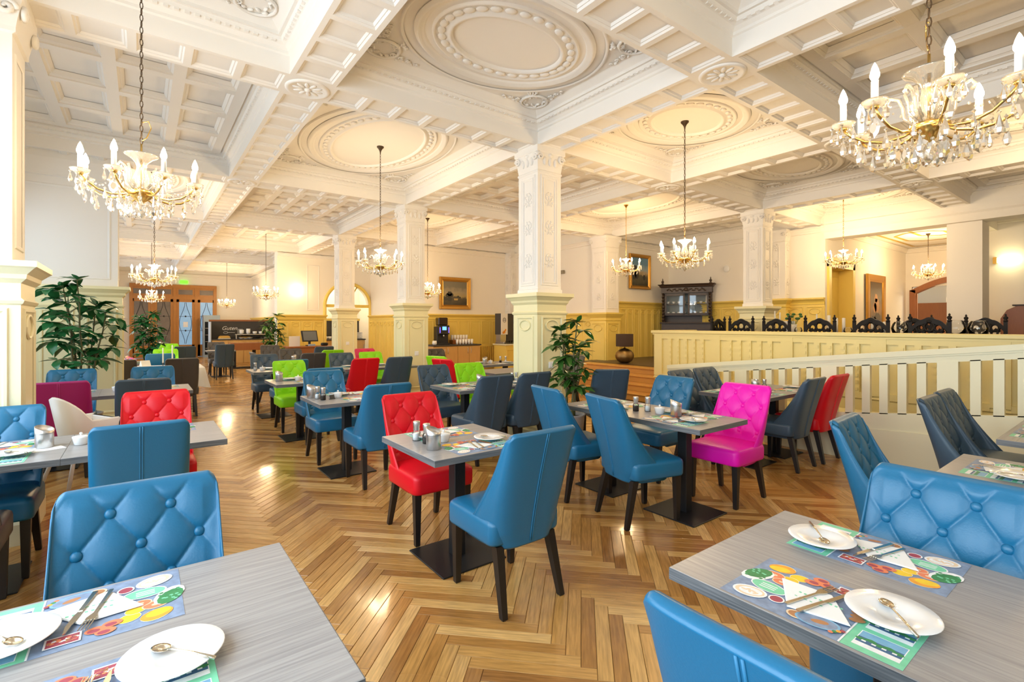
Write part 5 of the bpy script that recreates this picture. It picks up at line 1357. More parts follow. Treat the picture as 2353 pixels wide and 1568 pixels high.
# ------------------------------------------------------------------ carved cabinet on the platform
def cabinet():
    r_ = empty('display_cabinet', (12.15, 8.05, PZ), R(-90+25), 'dark carved display cabinet with glazed doors of china', 'cabinet')
    W, D = 0.66, 0.42  # half width, depth; its front is -y
    MB().box(-W,W,-0.02,D,0,0.95).build('lower_body', m_walnut, r_)
    for s_ in (-1, 1):
        d = MB().box(s_*0.33-0.29, s_*0.33+0.29, -0.045,-0.02,0.08,0.82).build('lower_door', m_walnut, r_)
        me = panel_mesh(0.44, 0.60, False); inst(me, 'panel', m_walnut, d, (s_*0.33,-0.045,0.14), PI)
    MB().cbox(-W-0.04,W+0.04,-0.09,D,0.95,0.99,0.01).build('shelf_board', m_walnut, r_)
    MB().box(-W+0.02,W-0.02,D-0.03,D,0.99,1.95).box(-W,-W+0.03,0.1,D,0.99,1.95).box(W-0.03,W,0.1,D,0.99,1.95).box(-W,W,0.1,D,1.18,1.22).box(-W,W,0.1,D,1.80,1.95).build('upper_body', m_walnut, r_)
    m_dish = mat('blue_cabinet_lining', (0.16,0.22,0.26), 0.6)
    MB().box(-W+0.03,W-0.03,D-0.035,D-0.031,1.22,1.80).build('lining', m_dish, r_)
    for z in (1.50,): MB().box(-W+0.03,W-0.03,0.14,D-0.03,z,z+0.015).build('shelf', m_walnut, r_)
    for s_ in (-1, 1):
        x0, x1 = (s_*0.315-0.275, s_*0.315+0.275)
        d = MB().box(x0,x0+0.05,0.07,0.1,1.20,1.80).box(x1-0.05,x1,0.07,0.1,1.20,1.80).box(x0,x1,0.07,0.1,1.20,1.25).box(x0,x1,0.07,0.1,1.74,1.80).build('door', m_walnut, r_)
        MB().box(x0+0.05,x1-0.05,0.082,0.086,1.25,1.74).build('pane', m_glass, d)
        mb = MB()
        mb.tube([(s_*(W-0.035)+0.022*math.cos(q*0.9), 0.05+0.022*math.sin(q*0.9), 0.99+q*0.0135) for q in range(62)], 0.024, 6)
        mb.ball((s_*(W-0.035),0.05,1.42),(0.05,0.05,0.04),10,5); mb.build('twisted_column', m_walnut, r_)
    MB().box(-W-0.02,W+0.02,0.02,D,1.82,1.98).build('frieze', m_walnut, r_)
    mb = MB(); rnd = random.Random(9)
    for k in range(26):
        x = -0.5 + k*0.04; mb.ball((x, 0.015, 1.90+0.03*math.sin(k*1.7)), (0.03,0.012,0.022), 7, 4)
    mb.ball((0,0.01,1.91),(0.06,0.03,0.055),10,6); mb.build('carved_relief', m_walnut, r_)
    MB().rects(0,(D+0.02)/2,W,D/2-0.01,[(0.02,1.97),(0.05,1.99),(0.06,2.02),(0.09,2.04),(0.10,2.06),(0.0,2.07)]).build('cornice', m_walnut, r_)
    for s_ in (-1, 1): MB().lathe([(0.035,2.065),(0.04,2.08),(0.02,2.10),(0.035,2.13),(0.04,2.15),(0.012,2.18),(0.016,2.20),(0.001,2.25)], 12, cx=s_*(W-0.02), cy=0.05).build('finial', m_walnut, r_)
    # the china inside stands on the shelves
    Mw = Matrix.Translation((12.15,8.05,PZ)) @ Matrix.Rotation(R(-65),4,'Z')
    n_ = 0
    for z in (1.222, 1.517):
        for k in range(8):
            x = -0.52 + k*0.148
            if abs(x) < 0.06: continue
            p = Mw @ Vector((x, 0.24, z)); hi = (k*3 + int(z*7)) % 3
            prof = [(0.025,0),(0.04,0.03),(0.048,0.065),(0.045,0.065),(0.001,0.02)] if hi else [(0.03,0),(0.055,0.03),(0.058,0.07),(0.03,0.10),(0.012,0.11),(0.014,0.12),(0.001,0.125)]
            o = MB().lathe(prof, 14).build('cup' if hi else 'tea_pot', m_china, None, tuple(p))
            tag(o, ('white china cup' if hi else 'white china pot') + (' on the upper shelf of the carved cabinet' if z > 1.4 else ' on the lower shelf of the carved cabinet'), 'cup' if hi else 'pot', 'china in the carved cabinet')
cabinet()
# ------------------------------------------------------------------ brass lamp
def floor_lamp():
    r_ = empty('globe_lamp', (9.32, 7.85, PZ), 0, 'hammered brass globe lamp with brown drum shade on the platform', 'lamp')
    m_br = mat('hammered_antique_brass', (0.30,0.19,0.07), 0.32, 0.9, bump=0.4, bscale=30, stretch=(1,1,6))
    MB().lathe([(0.08,0),(0.10,0.006),(0.17,0.05),(0.215,0.12),(0.225,0.18),(0.205,0.25),(0.15,0.31),(0.07,0.345),(0.03,0.355),(0.02,0.37)], 30).build('globe', m_br, r_)
    MB().lathe([(0.012,0.36),(0.012,0.44)], 10).build('stem', m_gold, r_)
    m_sh = mat('brown_fabric_shade', (0.05,0.028,0.018), 0.9, bump=0.2, bscale=200)
    MB().lathe([(0.205,0.40),(0.205,0.70),(0.200,0.70),(0.200,0.40)], 30, cap=False).build('shade', m_sh, r_)
    MB().lathe([(0.2,0.695),(0.198,0.699),(0.001,0.699)],30).build('shade_diffuser', m_sh, r_)
floor_lamp()
# ------------------------------------------------------------------ carved chairs, tables and table things on the platform
def carved_back():
    mb = MB()
    for s_ in (-1, 1):
        mb.box(s_*0.23-0.022, s_*0.23+0.022, -0.02, 0.02, 0.40, 0.98)
        mb.M = Matrix.Translation((s_*0.23,0,0)); mb.lathe([(0.024,0.97),(0.032,0.99),(0.018,1.005),(0.030,1.03),(0.030,1.045),(0.010,1.065),(0.016,1.08),(0.001,1.10)], 10); mb.M = Matrix.Identity(4)
    n = 16
    arch = [(-0.21+0.42*k/n, 0.90+0.125*math.sin(PI*k/n)+0.018*abs(math.sin(3*PI*k/n))) for k in range(n+1)]
    for (x0,z0),(x1,z1) in zip(arch, arch[1:]):
        mb.add([(x0,-0.02,z0-0.075),(x1,-0.02,z1-0.075),(x1,-0.02,z1),(x0,-0.02,z0),(x0,0.02,z0-0.075),(x1,0.02,z1-0.075),(x1,0.02,z1),(x0,0.02,z0)], [(0,1,2,3),(7,6,5,4),(3,2,6,7),(0,4,5,1)])
    for s_ in (-1, 1):
        mb.tube([(s_*0.11+s_*0.05*math.cos(t), 0, 0.88+0.055*math.sin(t)) for t in [2*PI*q/14 for q in range(14)]], 0.018, 6, closed=True)
        mb.tube([(s_*0.17,0,0.82),(s_*0.12,0,0.86),(s_*0.07,0,0.80),(s_*0.03,0,0.86)], 0.018, 6)
    mb.tube([(0.06*math.cos(t), 0, 0.90+0.07*math.sin(t)) for t in [2*PI*q/16 for q in range(16)]], 0.02, 6, closed=True)
    mb.ball((0,0,0.98),(0.05,0.03,0.035),10,6)
    for k in range(5): mb.box(-0.14+k*0.07-0.014,-0.14+k*0.07+0.014,-0.012,0.012,0.5,0.86)
    mb.box(-0.22,0.22,-0.018,0.018,0.46,0.52)
    return mb.mesh('carved_back')
me_cback = carved_back()
_c = MB(); _c.cbox(-0.25,0.25,-0.02,0.44,0.40,0.47,0.015); me_cseat = _c.mesh('seat')
_c = MB(); _c.lathe([(0.018,0),(0.026,0.04),(0.018,0.10),(0.028,0.2),(0.018,0.3),(0.028,0.36),(0.028,0.41)],10); me_cleg = _c.mesh('turned_leg')
def carved_chair(x, y, face, where):
    c = empty('carved_chair', (x, y, PZ), FACE[face], 'carved black wooden chair back ' + where, 'chair', 'carved chairs behind the balustrade')
    inst(me_cback, 'carved_back', m_ebony, c); inst(me_cseat, 'seat', m_ebony, c)
    for px in (-0.22, 0.22):
        for py in (0.0, 0.41): inst(me_cleg, 'turned_leg', m_ebony, c, (px, py, 0))
for x, y, f, wh in ((9.36,4.98,'+x','in front of the platform column'), (9.30,5.42,'+y','turned sideways at the platform column'), (9.42,4.34,'+x','beside the vase of greenery'),
                 (9.42,3.61,'+x','between candles near the doorway'), (9.42,2.86,'+x','under the tall figure painting'), (9.42,2.12,'+x','in front of the arched door'), (10.75,2.62,'-x','beyond the first glass globe'), (10.75,1.72,'-x','beyond the pair of glass globes')):
    carved_chair(x, y, f, wh)
for k, (y0, y1, lb) in enumerate(((3.30,4.72,'platform dining table near the column behind the balustrade'),(1.45,3.10,'platform dining table holding glass globes behind the balustrade'))):
    t = empty('platform_table', (10.05,(y0+y1)/2,PZ), 0, lb, 'table'); hy = (y1-y0)/2
    MB().cbox(-0.30,0.30,-hy,hy,0.72,0.755,0.006).build('tabletop', m_walnut, t)
    for sx in (-0.24,0.24):
        for sy in (-hy+0.1,hy-0.1): MB().lathe([(0.03,0),(0.045,0.2),(0.03,0.5),(0.045,0.72)],10,cx=sx,cy=sy).build('leg', m_walnut, t)
ZT = PZ + 0.756
def candle_on(x, y, h, lb, thick=0.018, holder=0.0):
    c = empty('candle', (x, y, ZT), 0, lb, 'candle', 'candles on the platform tables')
    if holder: MB().lathe([(0.035,0),(0.035,0.006),(0.008,0.012),(0.007,holder-0.01),(0.016,holder)],12).build('holder', m_walnut, c)
    else: MB().lathe([(0.04,0),(0.045,0.008),(0.001,0.008)],14).build('dish', m_glass, c)
    MB().lathe([(thick,holder+0.005),(thick,holder+h),(thick*0.3,holder+h+0.004)],12).build('wax', m_wax, c)
for x, y, h, lb, th, ho in ((10.05,4.66,0.24,'slim white taper beside the vase of greenery, taller',0.011,0.20),(10.0,4.54,0.22,'slim white taper beside the vase of greenery, shorter',0.011,0.19),(10.1,3.92,0.22,'slim white taper near the yellow doorway',0.011,0.15),
                 (10.0,3.68,0.34,'thick white candle before the yellow doorway',0.026,0),(10.0,3.56,0.29,'first thick white candle of the pair by the doorway',0.026,0),(10.02,3.45,0.29,'second thick white candle of the pair by the doorway',0.026,0),
                 (10.05,3.03,0.24,'white candle below the figure painting',0.020,0.02),(10.05,2.86,0.22,'white candle behind the carved chair under the figure painting',0.02,0.0),(10.15,4.12,0.24,'white candle behind the carved chair by the doorway',0.024,0.0)):
    candle_on(x, y, h, lb, th, ho)
for k, (x, y, r) in enumerate(((9.98,2.62,0.125),(8.45,1.92,0.0),(9.98,1.93,0.135),(10.12,1.70,0.13),(8.4,1.45,0.0),(9.95,2.98-0.16,0.07),(9.95,3.36,0.07),(9.9,4.16,0.07))):
    if r == 0: continue
    o = MB().lathe([(r*0.5,0),(r*0.8,0.02),(r,r*0.9),(r*0.82,r*1.5),(r*0.62,r*1.75),(r*0.66,r*1.8),(r*0.60,r*1.72),(r*0.78,r*1.48),(r*0.95,r*0.9),(r*0.75,0.03),(0.001,0.02)], 20).build('glass_globe', m_glass, None, (x, y, ZT+0.0005))
    tag(o, {0:'round glass bowl vase beside the sideways carved chair',2:'largest round glass bowl vase before the arched door',3:'round glass bowl vase behind the largest one',5:'small round glass below the figure painting',6:'small round glass beside the pair of thick candles',7:'small round glass beside the vase of greenery'}[k], 'vase' if r > 0.08 else 'glass')
v = empty('flower_vase', (10.0, 4.28, ZT), 0, 'cream vase of small green sprigs behind the balustrade', 'vase')
MB().lathe([(0.04,0),(0.06,0.06),(0.045,0.14),(0.055,0.18),(0.001,0.12)],16).build('vase', m_wax, v)
rnd = random.Random(8)
for k in range(9):
    a = k*0.7; MB().tube([(0,0,0.1),(0.06*math.cos(a),0.06*math.sin(a),0.24),(0.12*math.cos(a),0.12*math.sin(a),0.28+0.04*(k%3))],0.003,4).ball((0.12*math.cos(a),0.12*math.sin(a),0.29+0.04*(k%3)),(0.035,0.035,0.025),7,4).build('sprig', m_leaf2, v)
o = MB().box(-0.10,0.10,-0.003,0.003,0,0.24).build('menu_card', m_paper, None, (10.12,4.42,ZT+0.0005), R(-70)); tag(o, 'white menu card standing behind the carved chair', 'card')
MB().poly([(0.02,-0.0035,0.12),(0.06,-0.0035,0.12),(0.06,-0.0035,0.17),(0.02,-0.0035,0.17)]).build('red_crest', LEATHER['red'], o)
# ------------------------------------------------------------------ glazed partition on the end wall
m_lead = mat('dark_lead_came', (0.02,0.018,0.016), 0.6)
m_frost_glow = mat('glowing_blue_grey_glass', (0.14,0.24,0.34), 0.18, bump=0.5, bscale=60, var=0.45, vscale=2.0, emit=0.22, ecol=(0.35,0.62,0.9))  # blue emission stands in for daylight behind the panes
m_frost2 = mat('textured_brown_grey_glass', (0.16,0.13,0.11), 0.2, bump=0.5, bscale=60, var=0.35, vscale=2.0)
def partition():
    r_ = empty('door_1', (-0.42, 26.93, 0), 0, 'amber wood glazed partition with leaded double doors', 'door', kind='structure')
    W, H_ = 3.25, 3.28; n = 4; p = W/n
    mb = MB(); mb.box(0,W,-0.06,0.06,H_-0.14,H_); mb.box(0,W,-0.05,0.05,2.62,2.76)
    for k in range(n+1):
        x = min(max(k*p, 0.06), W-0.06); mb.box(x-0.06,x+0.06,-0.055,0.055,0,H_)
    mb.build('frame', m_oakbrown, r_)
    for k in range(n):
        x0, x1 = k*p+0.06, (k+1)*p-0.06
        tr = MB().box(x0,x1,-0.02,0.02,2.76,H_-0.14).build('transom_rail', m_oakbrown, r_)
        MB().box(x0+0.08,x1-0.08,-0.028,-0.02,2.84,H_-0.22).build('transom_pane', m_frost2, tr)
        d = MB().box(x0,x0+0.10,-0.03,0.03,0.02,2.62).box(x1-0.10,x1,-0.03,0.03,0.02,2.62).box(x0,x1,-0.03,0.03,0.02,0.55).box(x0,x1,-0.03,0.03,2.50,2.62).build('door_leaf', m_oakbrown, r_)
        MB().box(x0+0.10,x1-0.10,-0.008,0.004,0.55,2.50).build('pane', m_frost_glow if k in (2,3) else m_frost2, d)
        mb = MB(); xc = (x0+x1)/2; hw = (x1-x0)/2-0.11
        for z in (1.20, 1.85): mb.box(x0+0.10,x1-0.10,-0.014,-0.008,z-0.008,z+0.008)
        for s_ in (-1, 1):
            mb.tube([(xc + s_*hw*(0.55-0.45*math.cos(q*PI/6.5)) if True else 0, -0.012, 0.60+q*0.145) for q in range(14)], 0.009, 4)
        mb.ball((xc,-0.012,1.85),(0.035,0.01,0.04),8,5); mb.ball((xc,-0.012,1.20),(0.035,0.01,0.04),8,5)
        mb.build('lead_came', m_lead, d)
        if k == 2: MB().box(xc-0.09,xc+0.09,-0.017,-0.014,1.36,1.60).build('paper_notice', m_paper, d)
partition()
o = MB().box(-0.15,0.15,-0.03,0.03,-0.07,0.07).build('exit_sign', mat('lit_green_exit_sign', (0.10,0.75,0.02), 0.4, emit=1.2), None, (1.55,26.965,3.42)); tag(o, 'lit green exit sign above the glazed partition', 'sign')
# dark cooler beside it
c = empty('drinks_cooler', (2.55,26.3,0), 0, 'tall dark glass-fronted drinks cooler beside the buffet', 'cooler')
MB().box(-0.32,0.32,-0.28,0.28,0,1.9).build('body', mat('pale_blue_steel',(0.30,0.38,0.45),0.3), c); MB().box(-0.27,0.27,-0.30,-0.28,0.12,1.6).build('door', mat('dark_cooler_glass',(0.012,0.016,0.02),0.1), c)
for k in range(4): MB().box(-0.25,0.25,-0.306,-0.30,0.4+k*0.3,0.415+k*0.3).build('shelf_edge', m_steel, c)
# ------------------------------------------------------------------ buffet
def buffet():
    r_ = empty('buffet', (2.0, 20.4, 0), 0, 'oak buffet counter with a dark chalkboard back', 'buffet')
    MB().cbox(0,2.0,0,0.6,0,0.92,0.01).build('cabinet_body', m_pine, r_); MB().cbox(-0.02,2.02,-0.03,0.62,0.92,0.95,0.006).build('worktop', m_slate, r_)
    MB().box(-0.03,2.1,0.62,0.66,0,1.60).build('chalkboard', m_slate, r_); MB().box(-0.03,2.1,0.60,0.68,1.60,1.66).build('chalkboard_rail', m_redwood, r_)
    MB().box(-0.05,-0.02,-0.02,0.62,0,1.58).build('end_panel', mat('pale_blue_grey_panel',(0.45,0.50,0.55),0.5), r_)
    for k in range(4): 
        d = MB().box(0.03+k*0.49,0.50+k*0.49,-0.018,0,0.08,0.88).build('door', m_pine, r_)
        MB().box(0.44+k*0.49,0.455+k*0.49,-0.035,-0.018,0.6,0.75).build('handle', m_steel, d)
    c = bpy.data.curves.new('chalk_lettering', 'FONT'); c.body = 'Guten'; c.size = 0.20; c.extrude = 0.001; c.shear = 0.35; c.align_x = 'CENTER'
    t0 = bpy.data.objects.new('chalk_lettering_text', c); COL.objects.link(t0); bpy.context.view_layer.update(); me_t = bpy.data.meshes.new_from_object(t0); bpy.data.objects.remove(t0)
    t = bpy.data.objects.new('chalk_lettering', me_t); COL.objects.link(t); t.parent = r_; t.location = (0.62,0.615,1.28); t.rotation_euler = (PI/2,0,0); t.data.materials.append(m_paper)
    mb = MB(); mb.tube([(0.5+0.07*math.cos(q), 0.612, 1.18+0.04*math.sin(q)) for q in [2*PI*s_/14 for s_ in range(14)]], 0.008, 4, closed=True); mb.tube([(0.57,0.612,1.18),(0.80,0.612,1.18)], 0.009, 4)
    for k in range(4): mb.box(0.9+k*0.045,0.915+k*0.045,0.608,0.616,1.12,1.32)
    mb.build('chalk_cutlery_drawing', m_paper, r_)
    MB().box(0.75,2.1,0.12,0.45,1.10,1.125).box(0.78,0.81,0.2,0.4,0.95,1.10).box(1.98,2.01,0.2,0.4,0.95,1.10).build('raised_shelf', m_steel, r_)
    for k, (x, h, rr) in enumerate(((0.98,0.16,0.075),(1.20,0.20,0.07),(1.42,0.10,0.075),(1.62,0.10,0.07))):
        o = MB().lathe([(rr*0.7,0),(rr,0.04),(rr,h),(rr*0.92,h),(0.001,h-0.02)],18).build('crock', m_china, None, (2.0+x,20.68,1.1255)); tag(o, 'white china crock on the buffet shelf, ' + ('widest','tallest','low one beside the tallest','low one by the jars')[k], 'crock')
    for k, x in enumerate((0.42, 1.10)):
        c_ = empty('chafing_dish', (2.0+x,20.80,0.951), 0, ('brass-lidded chafing dish under the chalk writing','brass-lidded chafing dish under the raised shelf')[k], 'chafing dish')
        MB().box(-0.2,0.2,-0.13,0.13,0,0.03).build('tray', m_steel, c_); mb = MB(); mb.rects(0,0,0.19,0.12,[(0,0.03),(0,0.06),(-0.02,0.10),(-0.06,0.125)]); mb.build('lid', m_gold, c_)
    for k in range(4):
        o = MB().lathe([(0.05,0),(0.10,0.05),(0.105,0.055),(0.001,0.03)],18).build('serving_bowl', m_china if k != 2 else m_black, None, (2.0+0.95+k*0.28,20.49,0.951)); tag(o, ('white serving bowl nearest the counter end','white serving bowl beside the end one','black serving bowl on the buffet','white serving bowl by the plant')[k], 'bowl')
    c_ = empty('jar_rack', (3.88,20.66,1.1255), 0, 'black rack of glass cereal jars on the buffet shelf', 'rack')
    MB().box(-0.17,-0.15,-0.08,0.08,0,0.42).box(0.15,0.17,-0.08,0.08,0,0.42).box(-0.17,0.17,-0.08,0.08,0.40,0.42).build('rack_frame', m_black, c_)
    for k in range(3):
        j = MB().lathe([(0.04,0.0),(0.045,0.02),(0.045,0.28),(0.03,0.3)],12,cx=-0.1+k*0.1).build('jar', m_whiteplastic, c_); MB().lathe([(0.046,0.02),(0.046,0.14)],12,cx=-0.1+k*0.1).build('cereal', m_pine, j)
    MB().box(0,1,0,1,0,1) if False else None
buffet()
o = empty('buffet_front_table', (3.1,18.9,0), 0, 'wooden serving table with black legs in front of the buffet', 'table')
MB().cbox(-0.75,0.75,-0.3,0.3,0.62,0.86,0.01).build('apron_box', m_redwood, o)
for px in (-0.6,0,0.6): MB().box(px-0.05,px+0.05,-0.05,0.05,0.04,0.62).build('leg', m_black, o)
MB().box(-0.75,0.75,-0.2,0.2,0,0.04).build('foot_rail', m_black, o)
# ------------------------------------------------------------------ wooden desk with till
d = empty('reception_desk', (4.05, 15.55, 0), 0, 'dark reddish wooden desk with a till before the arch', 'desk')
MB().cbox(-0.62,0.62,-0.28,0.28,0,0.80,0.008).build('body', m_redwood, d); MB().cbox(-0.68,0.68,-0.33,0.33,0.80,0.84,0.01).build('desktop', m_redwood, d)
for k in range(3): inst(panel_mesh(0.34,0.55,False), 'panel', m_redwood, d, (-0.40+k*0.40,-0.28,0.12), PI)
t = empty('till', (4.05,15.5,0.8405), R(12), 'black touch-screen till on the wooden desk', 'till')
MB().cbox(-0.10,0.10,-0.08,0.08,0,0.03,0.005).box(-0.03,0.03,-0.0,0.04,0.03,0.18).build('stand', m_black, t)
s_ = MB().loft([[(-0.24,-0.06,0.14),(0.24,-0.06,0.14),(0.24,-0.02,0.13),(-0.24,-0.02,0.13)],[(-0.24,0.04,0.46),(0.24,0.04,0.46),(0.24,0.08,0.45),(-0.24,0.08,0.45)]]).build('screen', m_black, t)
MB().poly([(-0.21,-0.055,0.17),(0.21,-0.055,0.17),(0.21,0.030,0.44),(-0.21,0.030,0.44)]).build('display', mat('grey_till_display',(0.16,0.18,0.20),0.15), s_)
MB().cbox(-0.1,0.1,-0.16,-0.09,0.0,0.06,0.008).build('printer', mat('pale_blue_plastic',(0.3,0.42,0.6),0.4), t)
o = MB().box(-0.16,0.16,-0.006,0.006,0,0.30).build('menu_holder', m_whiteplastic, None, (3.62,15.5,0.8405), 0.2); tag(o, 'clear menu holder standing at the end of the wooden desk', 'holder')
o = MB().cbox(-0.10,0.10,-0.06,0.06,0,0.09,0.02).build('phone', m_black, None, (4.48,15.5,0.8405), 0.3); tag(o, 'black telephone on the wooden desk', 'phone')
# pantry counter behind the arch
c = empty('pantry_counter', (5.75,17.9,0), 0, 'oak counter with dark back board inside the arch', 'counter')
MB().cbox(-0.8,0.8,-0.25,0.35,0,0.92,0.008).build('body', m_pine, c); MB().cbox(-0.82,0.82,-0.28,0.37,0.92,0.96,0.006).build('worktop', m_slate, c); MB().box(-0.8,0.8,0.37,0.40,0.96,1.62).build('back_board', m_slate, c); MB().box(-0.82,0.82,0.34,0.42,1.62,1.70).build('board_rail', m_cream, c)
for k in range(3):
    dd = MB().box(-0.78+k*0.53,-0.28+k*0.53,-0.268,-0.25,0.1,0.88).build('door', m_pine, c); MB().box(-0.32+k*0.53,-0.305+k*0.53,-0.285,-0.268,0.6,0.75).build('handle', m_steel, dd)
for k in range(2):
    s_ = empty('plate_stack', (6.12+k*0.27,17.8,0.9605), 0, ('stack of white plates beside the column in the arch','stack of white plates at the arch edge')[k], 'plates')
    for q in range(8): MB().lathe([(0.07,0),(0.11,0.014),(0.125,0.024),(0.12,0.027),(0.001,0.012)],20).build('plate', m_china, s_, (0,0,q*0.03))
for k in range(5):
    o = MB().lathe([(0.04,0),(0.06,0.05),(0.058,0.10),(0.001,0.08)],12).build('cup', m_china, None, (5.05+k*0.13,17.75,0.9605)); tag(o, 'white cup on the pantry counter inside the arch', 'cup', 'cups in the arch')
l = bpy.data.lights.new('pantry_light','POINT'); l.energy = 40; l.color = (1,0.85,0.62); l.shadow_soft_size = 0.15; lo = bpy.data.objects.new('pantry_light', l); COL.objects.link(lo); lo.location = (5.7,18.4,3.1)
# ------------------------------------------------------------------ coffee counter
c = empty('coffee_counter', (7.3,12.55,0), 0, 'light oak coffee counter with black worktop under the dusk painting', 'counter')
MB().cbox(-0.78,0.78,-0.25,0.33,0.06,0.87,0.006).build('body', m_pine, c); MB().box(-0.76,0.76,-0.22,0.3,0,0.06).build('plinth', m_slate, c); MB().cbox(-0.80,0.80,-0.29,0.34,0.87,0.905,0.006).build('worktop', m_slate, c)
for k in range(4):
    dd = MB().box(-0.77+k*0.386,-0.395+k*0.386,-0.268,-0.25,0.09,0.85).build('door', m_pine, c)
    x = -0.77+k*0.386 + (0.33 if k % 2 == 0 else 0.05); MB().tube([(x,-0.268,0.65),(x,-0.292,0.67),(x,-0.292,0.79),(x,-0.268,0.81)],0.006,6).build('handle', m_steel, dd)
c = empty('coffee_machine', (6.95,12.58,0.9055), R(-10), 'tall black coffee machine with blue-lit display', 'coffee machine')
MB().cbox(-0.17,0.17,-0.05,0.25,0,0.52,0.012).build('body', m_black, c); MB().cbox(-0.16,0.16,-0.24,0.05,0,0.05,0.01).build('drip_tray', m_black, c); MB().cbox(-0.15,0.15,-0.20,0.0,0.30,0.56,0.012).build('head', m_black, c)
MB().cbox(-0.14,0.14,-0.1,0.2,0.56,0.78,0.02).build('bean_hopper', mat('smoked_hopper',(0.03,0.015,0.01),0.12), c)
MB().box(-0.06,0.06,-0.206,-0.20,0.42,0.52).build('display', mat('blue_lit_display',(0.08,0.25,0.9),0.3,emit=1.5), c)
for s_ in (-1,1): MB().box(s_*0.13-0.012,s_*0.13+0.012,-0.206,-0.20,0.34,0.5).build('light_strip', mat('violet_light_strip',(0.12,0.08,0.8),0.3,emit=1.0), c)
MB().tube([(0,-0.14,0.30),(0,-0.14,0.22)],0.02,8).build('spout', m_steel, c)
o = MB().cbox(-0.30,0.30,-0.12,0.12,0,0.12,0.006).build('riser_box', m_redwood, None, (7.62,12.72,0.9055)); tag(o, 'low wooden riser holding cups on the coffee counter', 'riser')
for k in range(6):
    for r_ in range(2):
        o = MB().lathe([(0.028,0),(0.038,0.05),(0.04,0.15),(0.037,0.15),(0.001,0.03)],12).build('cup', m_china, None, (7.36+k*0.10, 12.72 if r_ else 12.42, 0.9055+(0.121 if r_ else 0.0))); tag(o, 'stacked white cups on the wooden riser' if r_ else 'white cups lined along the coffee counter front', 'cup', 'cups on the riser' if r_ else 'cups on the counter front')
o = MB().lathe([(0.05,0),(0.07,0.03),(0.06,0.12),(0.001,0.1)],12).build('jug', m_china, None, (6.66,12.50,0.9055)); tag(o, 'white jug beside the coffee machine', 'jug')
# radiator and juice counter
r_ = empty('radiator', (8.56,12.86,0.08), 0, 'yellow slatted radiator cover between the two counters', 'radiator')
MB().box(-0.42,0.42,-0.06,-0.02,0,0.05).box(-0.42,0.42,-0.06,-0.02,0.72,0.80).build('rails', m_cream, r_)
for k in range(11): MB().box(-0.40+k*0.08-0.014,-0.40+k*0.08+0.014,-0.055,-0.02,0.05,0.72).build('slat', m_cream, r_)
for s_ in (-1,1): MB().box(s_*0.40-0.02,s_*0.40+0.02,-0.05,0.06,-0.08,0.8).build('foot', m_cream, r_)
c = empty('juice_counter', (9.10,12.1,0), 0, 'yellow panelled juice counter near the first column', 'counter')
MB().cbox(-0.45,0.45,-0.3,0.3,0,0.86,0.006).build('body', m_cream, c); MB().cbox(-0.48,0.48,-0.33,0.33,0.86,0.90,0.008).build('worktop', m_creamlight, c)
for k in range(2): inst(panel_mesh(0.38,0.62,False),'panel',m_cream,c,(-0.22+k*0.44,-0.3,0.12),PI)
j = empty('juice_dispenser', (8.84,12.12,0.9005), R(12), 'juice dispenser with fruit poster front and dark side', 'dispenser')
MB().box(-0.20,0.10,-0.04,0.2,0.28,0.92).build('body', m_slate, j); MB().cbox(-0.2,0.1,-0.16,0.2,0,0.06,0.01).box(-0.18,0.08,0.0,0.18,0.06,0.28).build('base', m_steel, j)
f = MB().box(-0.20,0.10,-0.05,-0.04,0.28,0.92).build('poster_front', m_paper, j)
mb = MB()
for (x,z,rr) in ((-0.05,0.36,0.05),(-0.10,0.34,0.04),(0.0,0.42,0.035)): disc2(mb, x, z, rr, rr, -0.0505)
mb.build('orange_fruit', pr['orange'], f)
mb = MB(); mb.tube([(-0.05+0.07*math.cos(q),-0.051,0.72+0.07*math.sin(q)) for q in [2*PI*s_/16 for s_ in range(16)]],0.006,4,closed=True)
for k in range(3): mb.box(-0.12+0.01*k,0.02-0.01*k,-0.053,-0.05,0.69+k*0.03,0.70+k*0.03)
mb.build('lettered_emblem', m_slate, f)
MB().box(0.1,0.42,-0.02,0.2,0.0,0.92).build('dark_side_unit', m_slate, j)
for k in range(9):
    o = MB().lathe([(0.025,0),(0.032,0.10),(0.030,0.10),(0.022,0.006),(0.001,0.006)],10).build('tumbler', m_glass, None, (8.75+(k%5)*0.09,11.81+(k//5)*0.075,0.9005)); tag(o, 'clear tumbler on the juice counter', 'glass', 'tumblers on the juice counter')
# ------------------------------------------------------------------ wall things
def small(name, mb, m_, loc, rz, label, cat, group=None): return tag(mb.build(name, m_, None, loc, rz), label, cat, group)
for k, (x, y, z, a, lb) in enumerate(((4.27-0.02,5.05-0.252,0.97,PI,'white light switch on the tall column pedestal facing the hall'),(4.27+0.0,9.0-0.252,0.93,PI,'white light switch on the second column pedestal'),(4.27,13.0-0.252,1.0,PI,'white light switch on the slim far column'),(4.27+0.08,9.0-0.252,0.38,PI,'white wall socket low on the second column'),(4.27,13-0.252,0.35,PI,'white wall socket low on the slim far column'))):
    s_ = empty('light_switch' if k < 3 else 'wall_socket', (x,y,z), a, lb, 'switch' if k < 3 else 'socket')
    MB().cbox(-0.042,0.042,0,0.012,-0.042,0.042,0.003).build('plate', m_whiteplastic, s_); MB().cbox(-0.028,0.028,0.012,0.016,-0.028,0.028,0.001).build('rocker' if k < 3 else 'socket_face', m_whiteplastic, s_)
s_ = empty('wall_sensor', (9.72,10.55,2.95), PI/2, 'small grey unit with drooping flap high on the ivory wall', 'sensor')
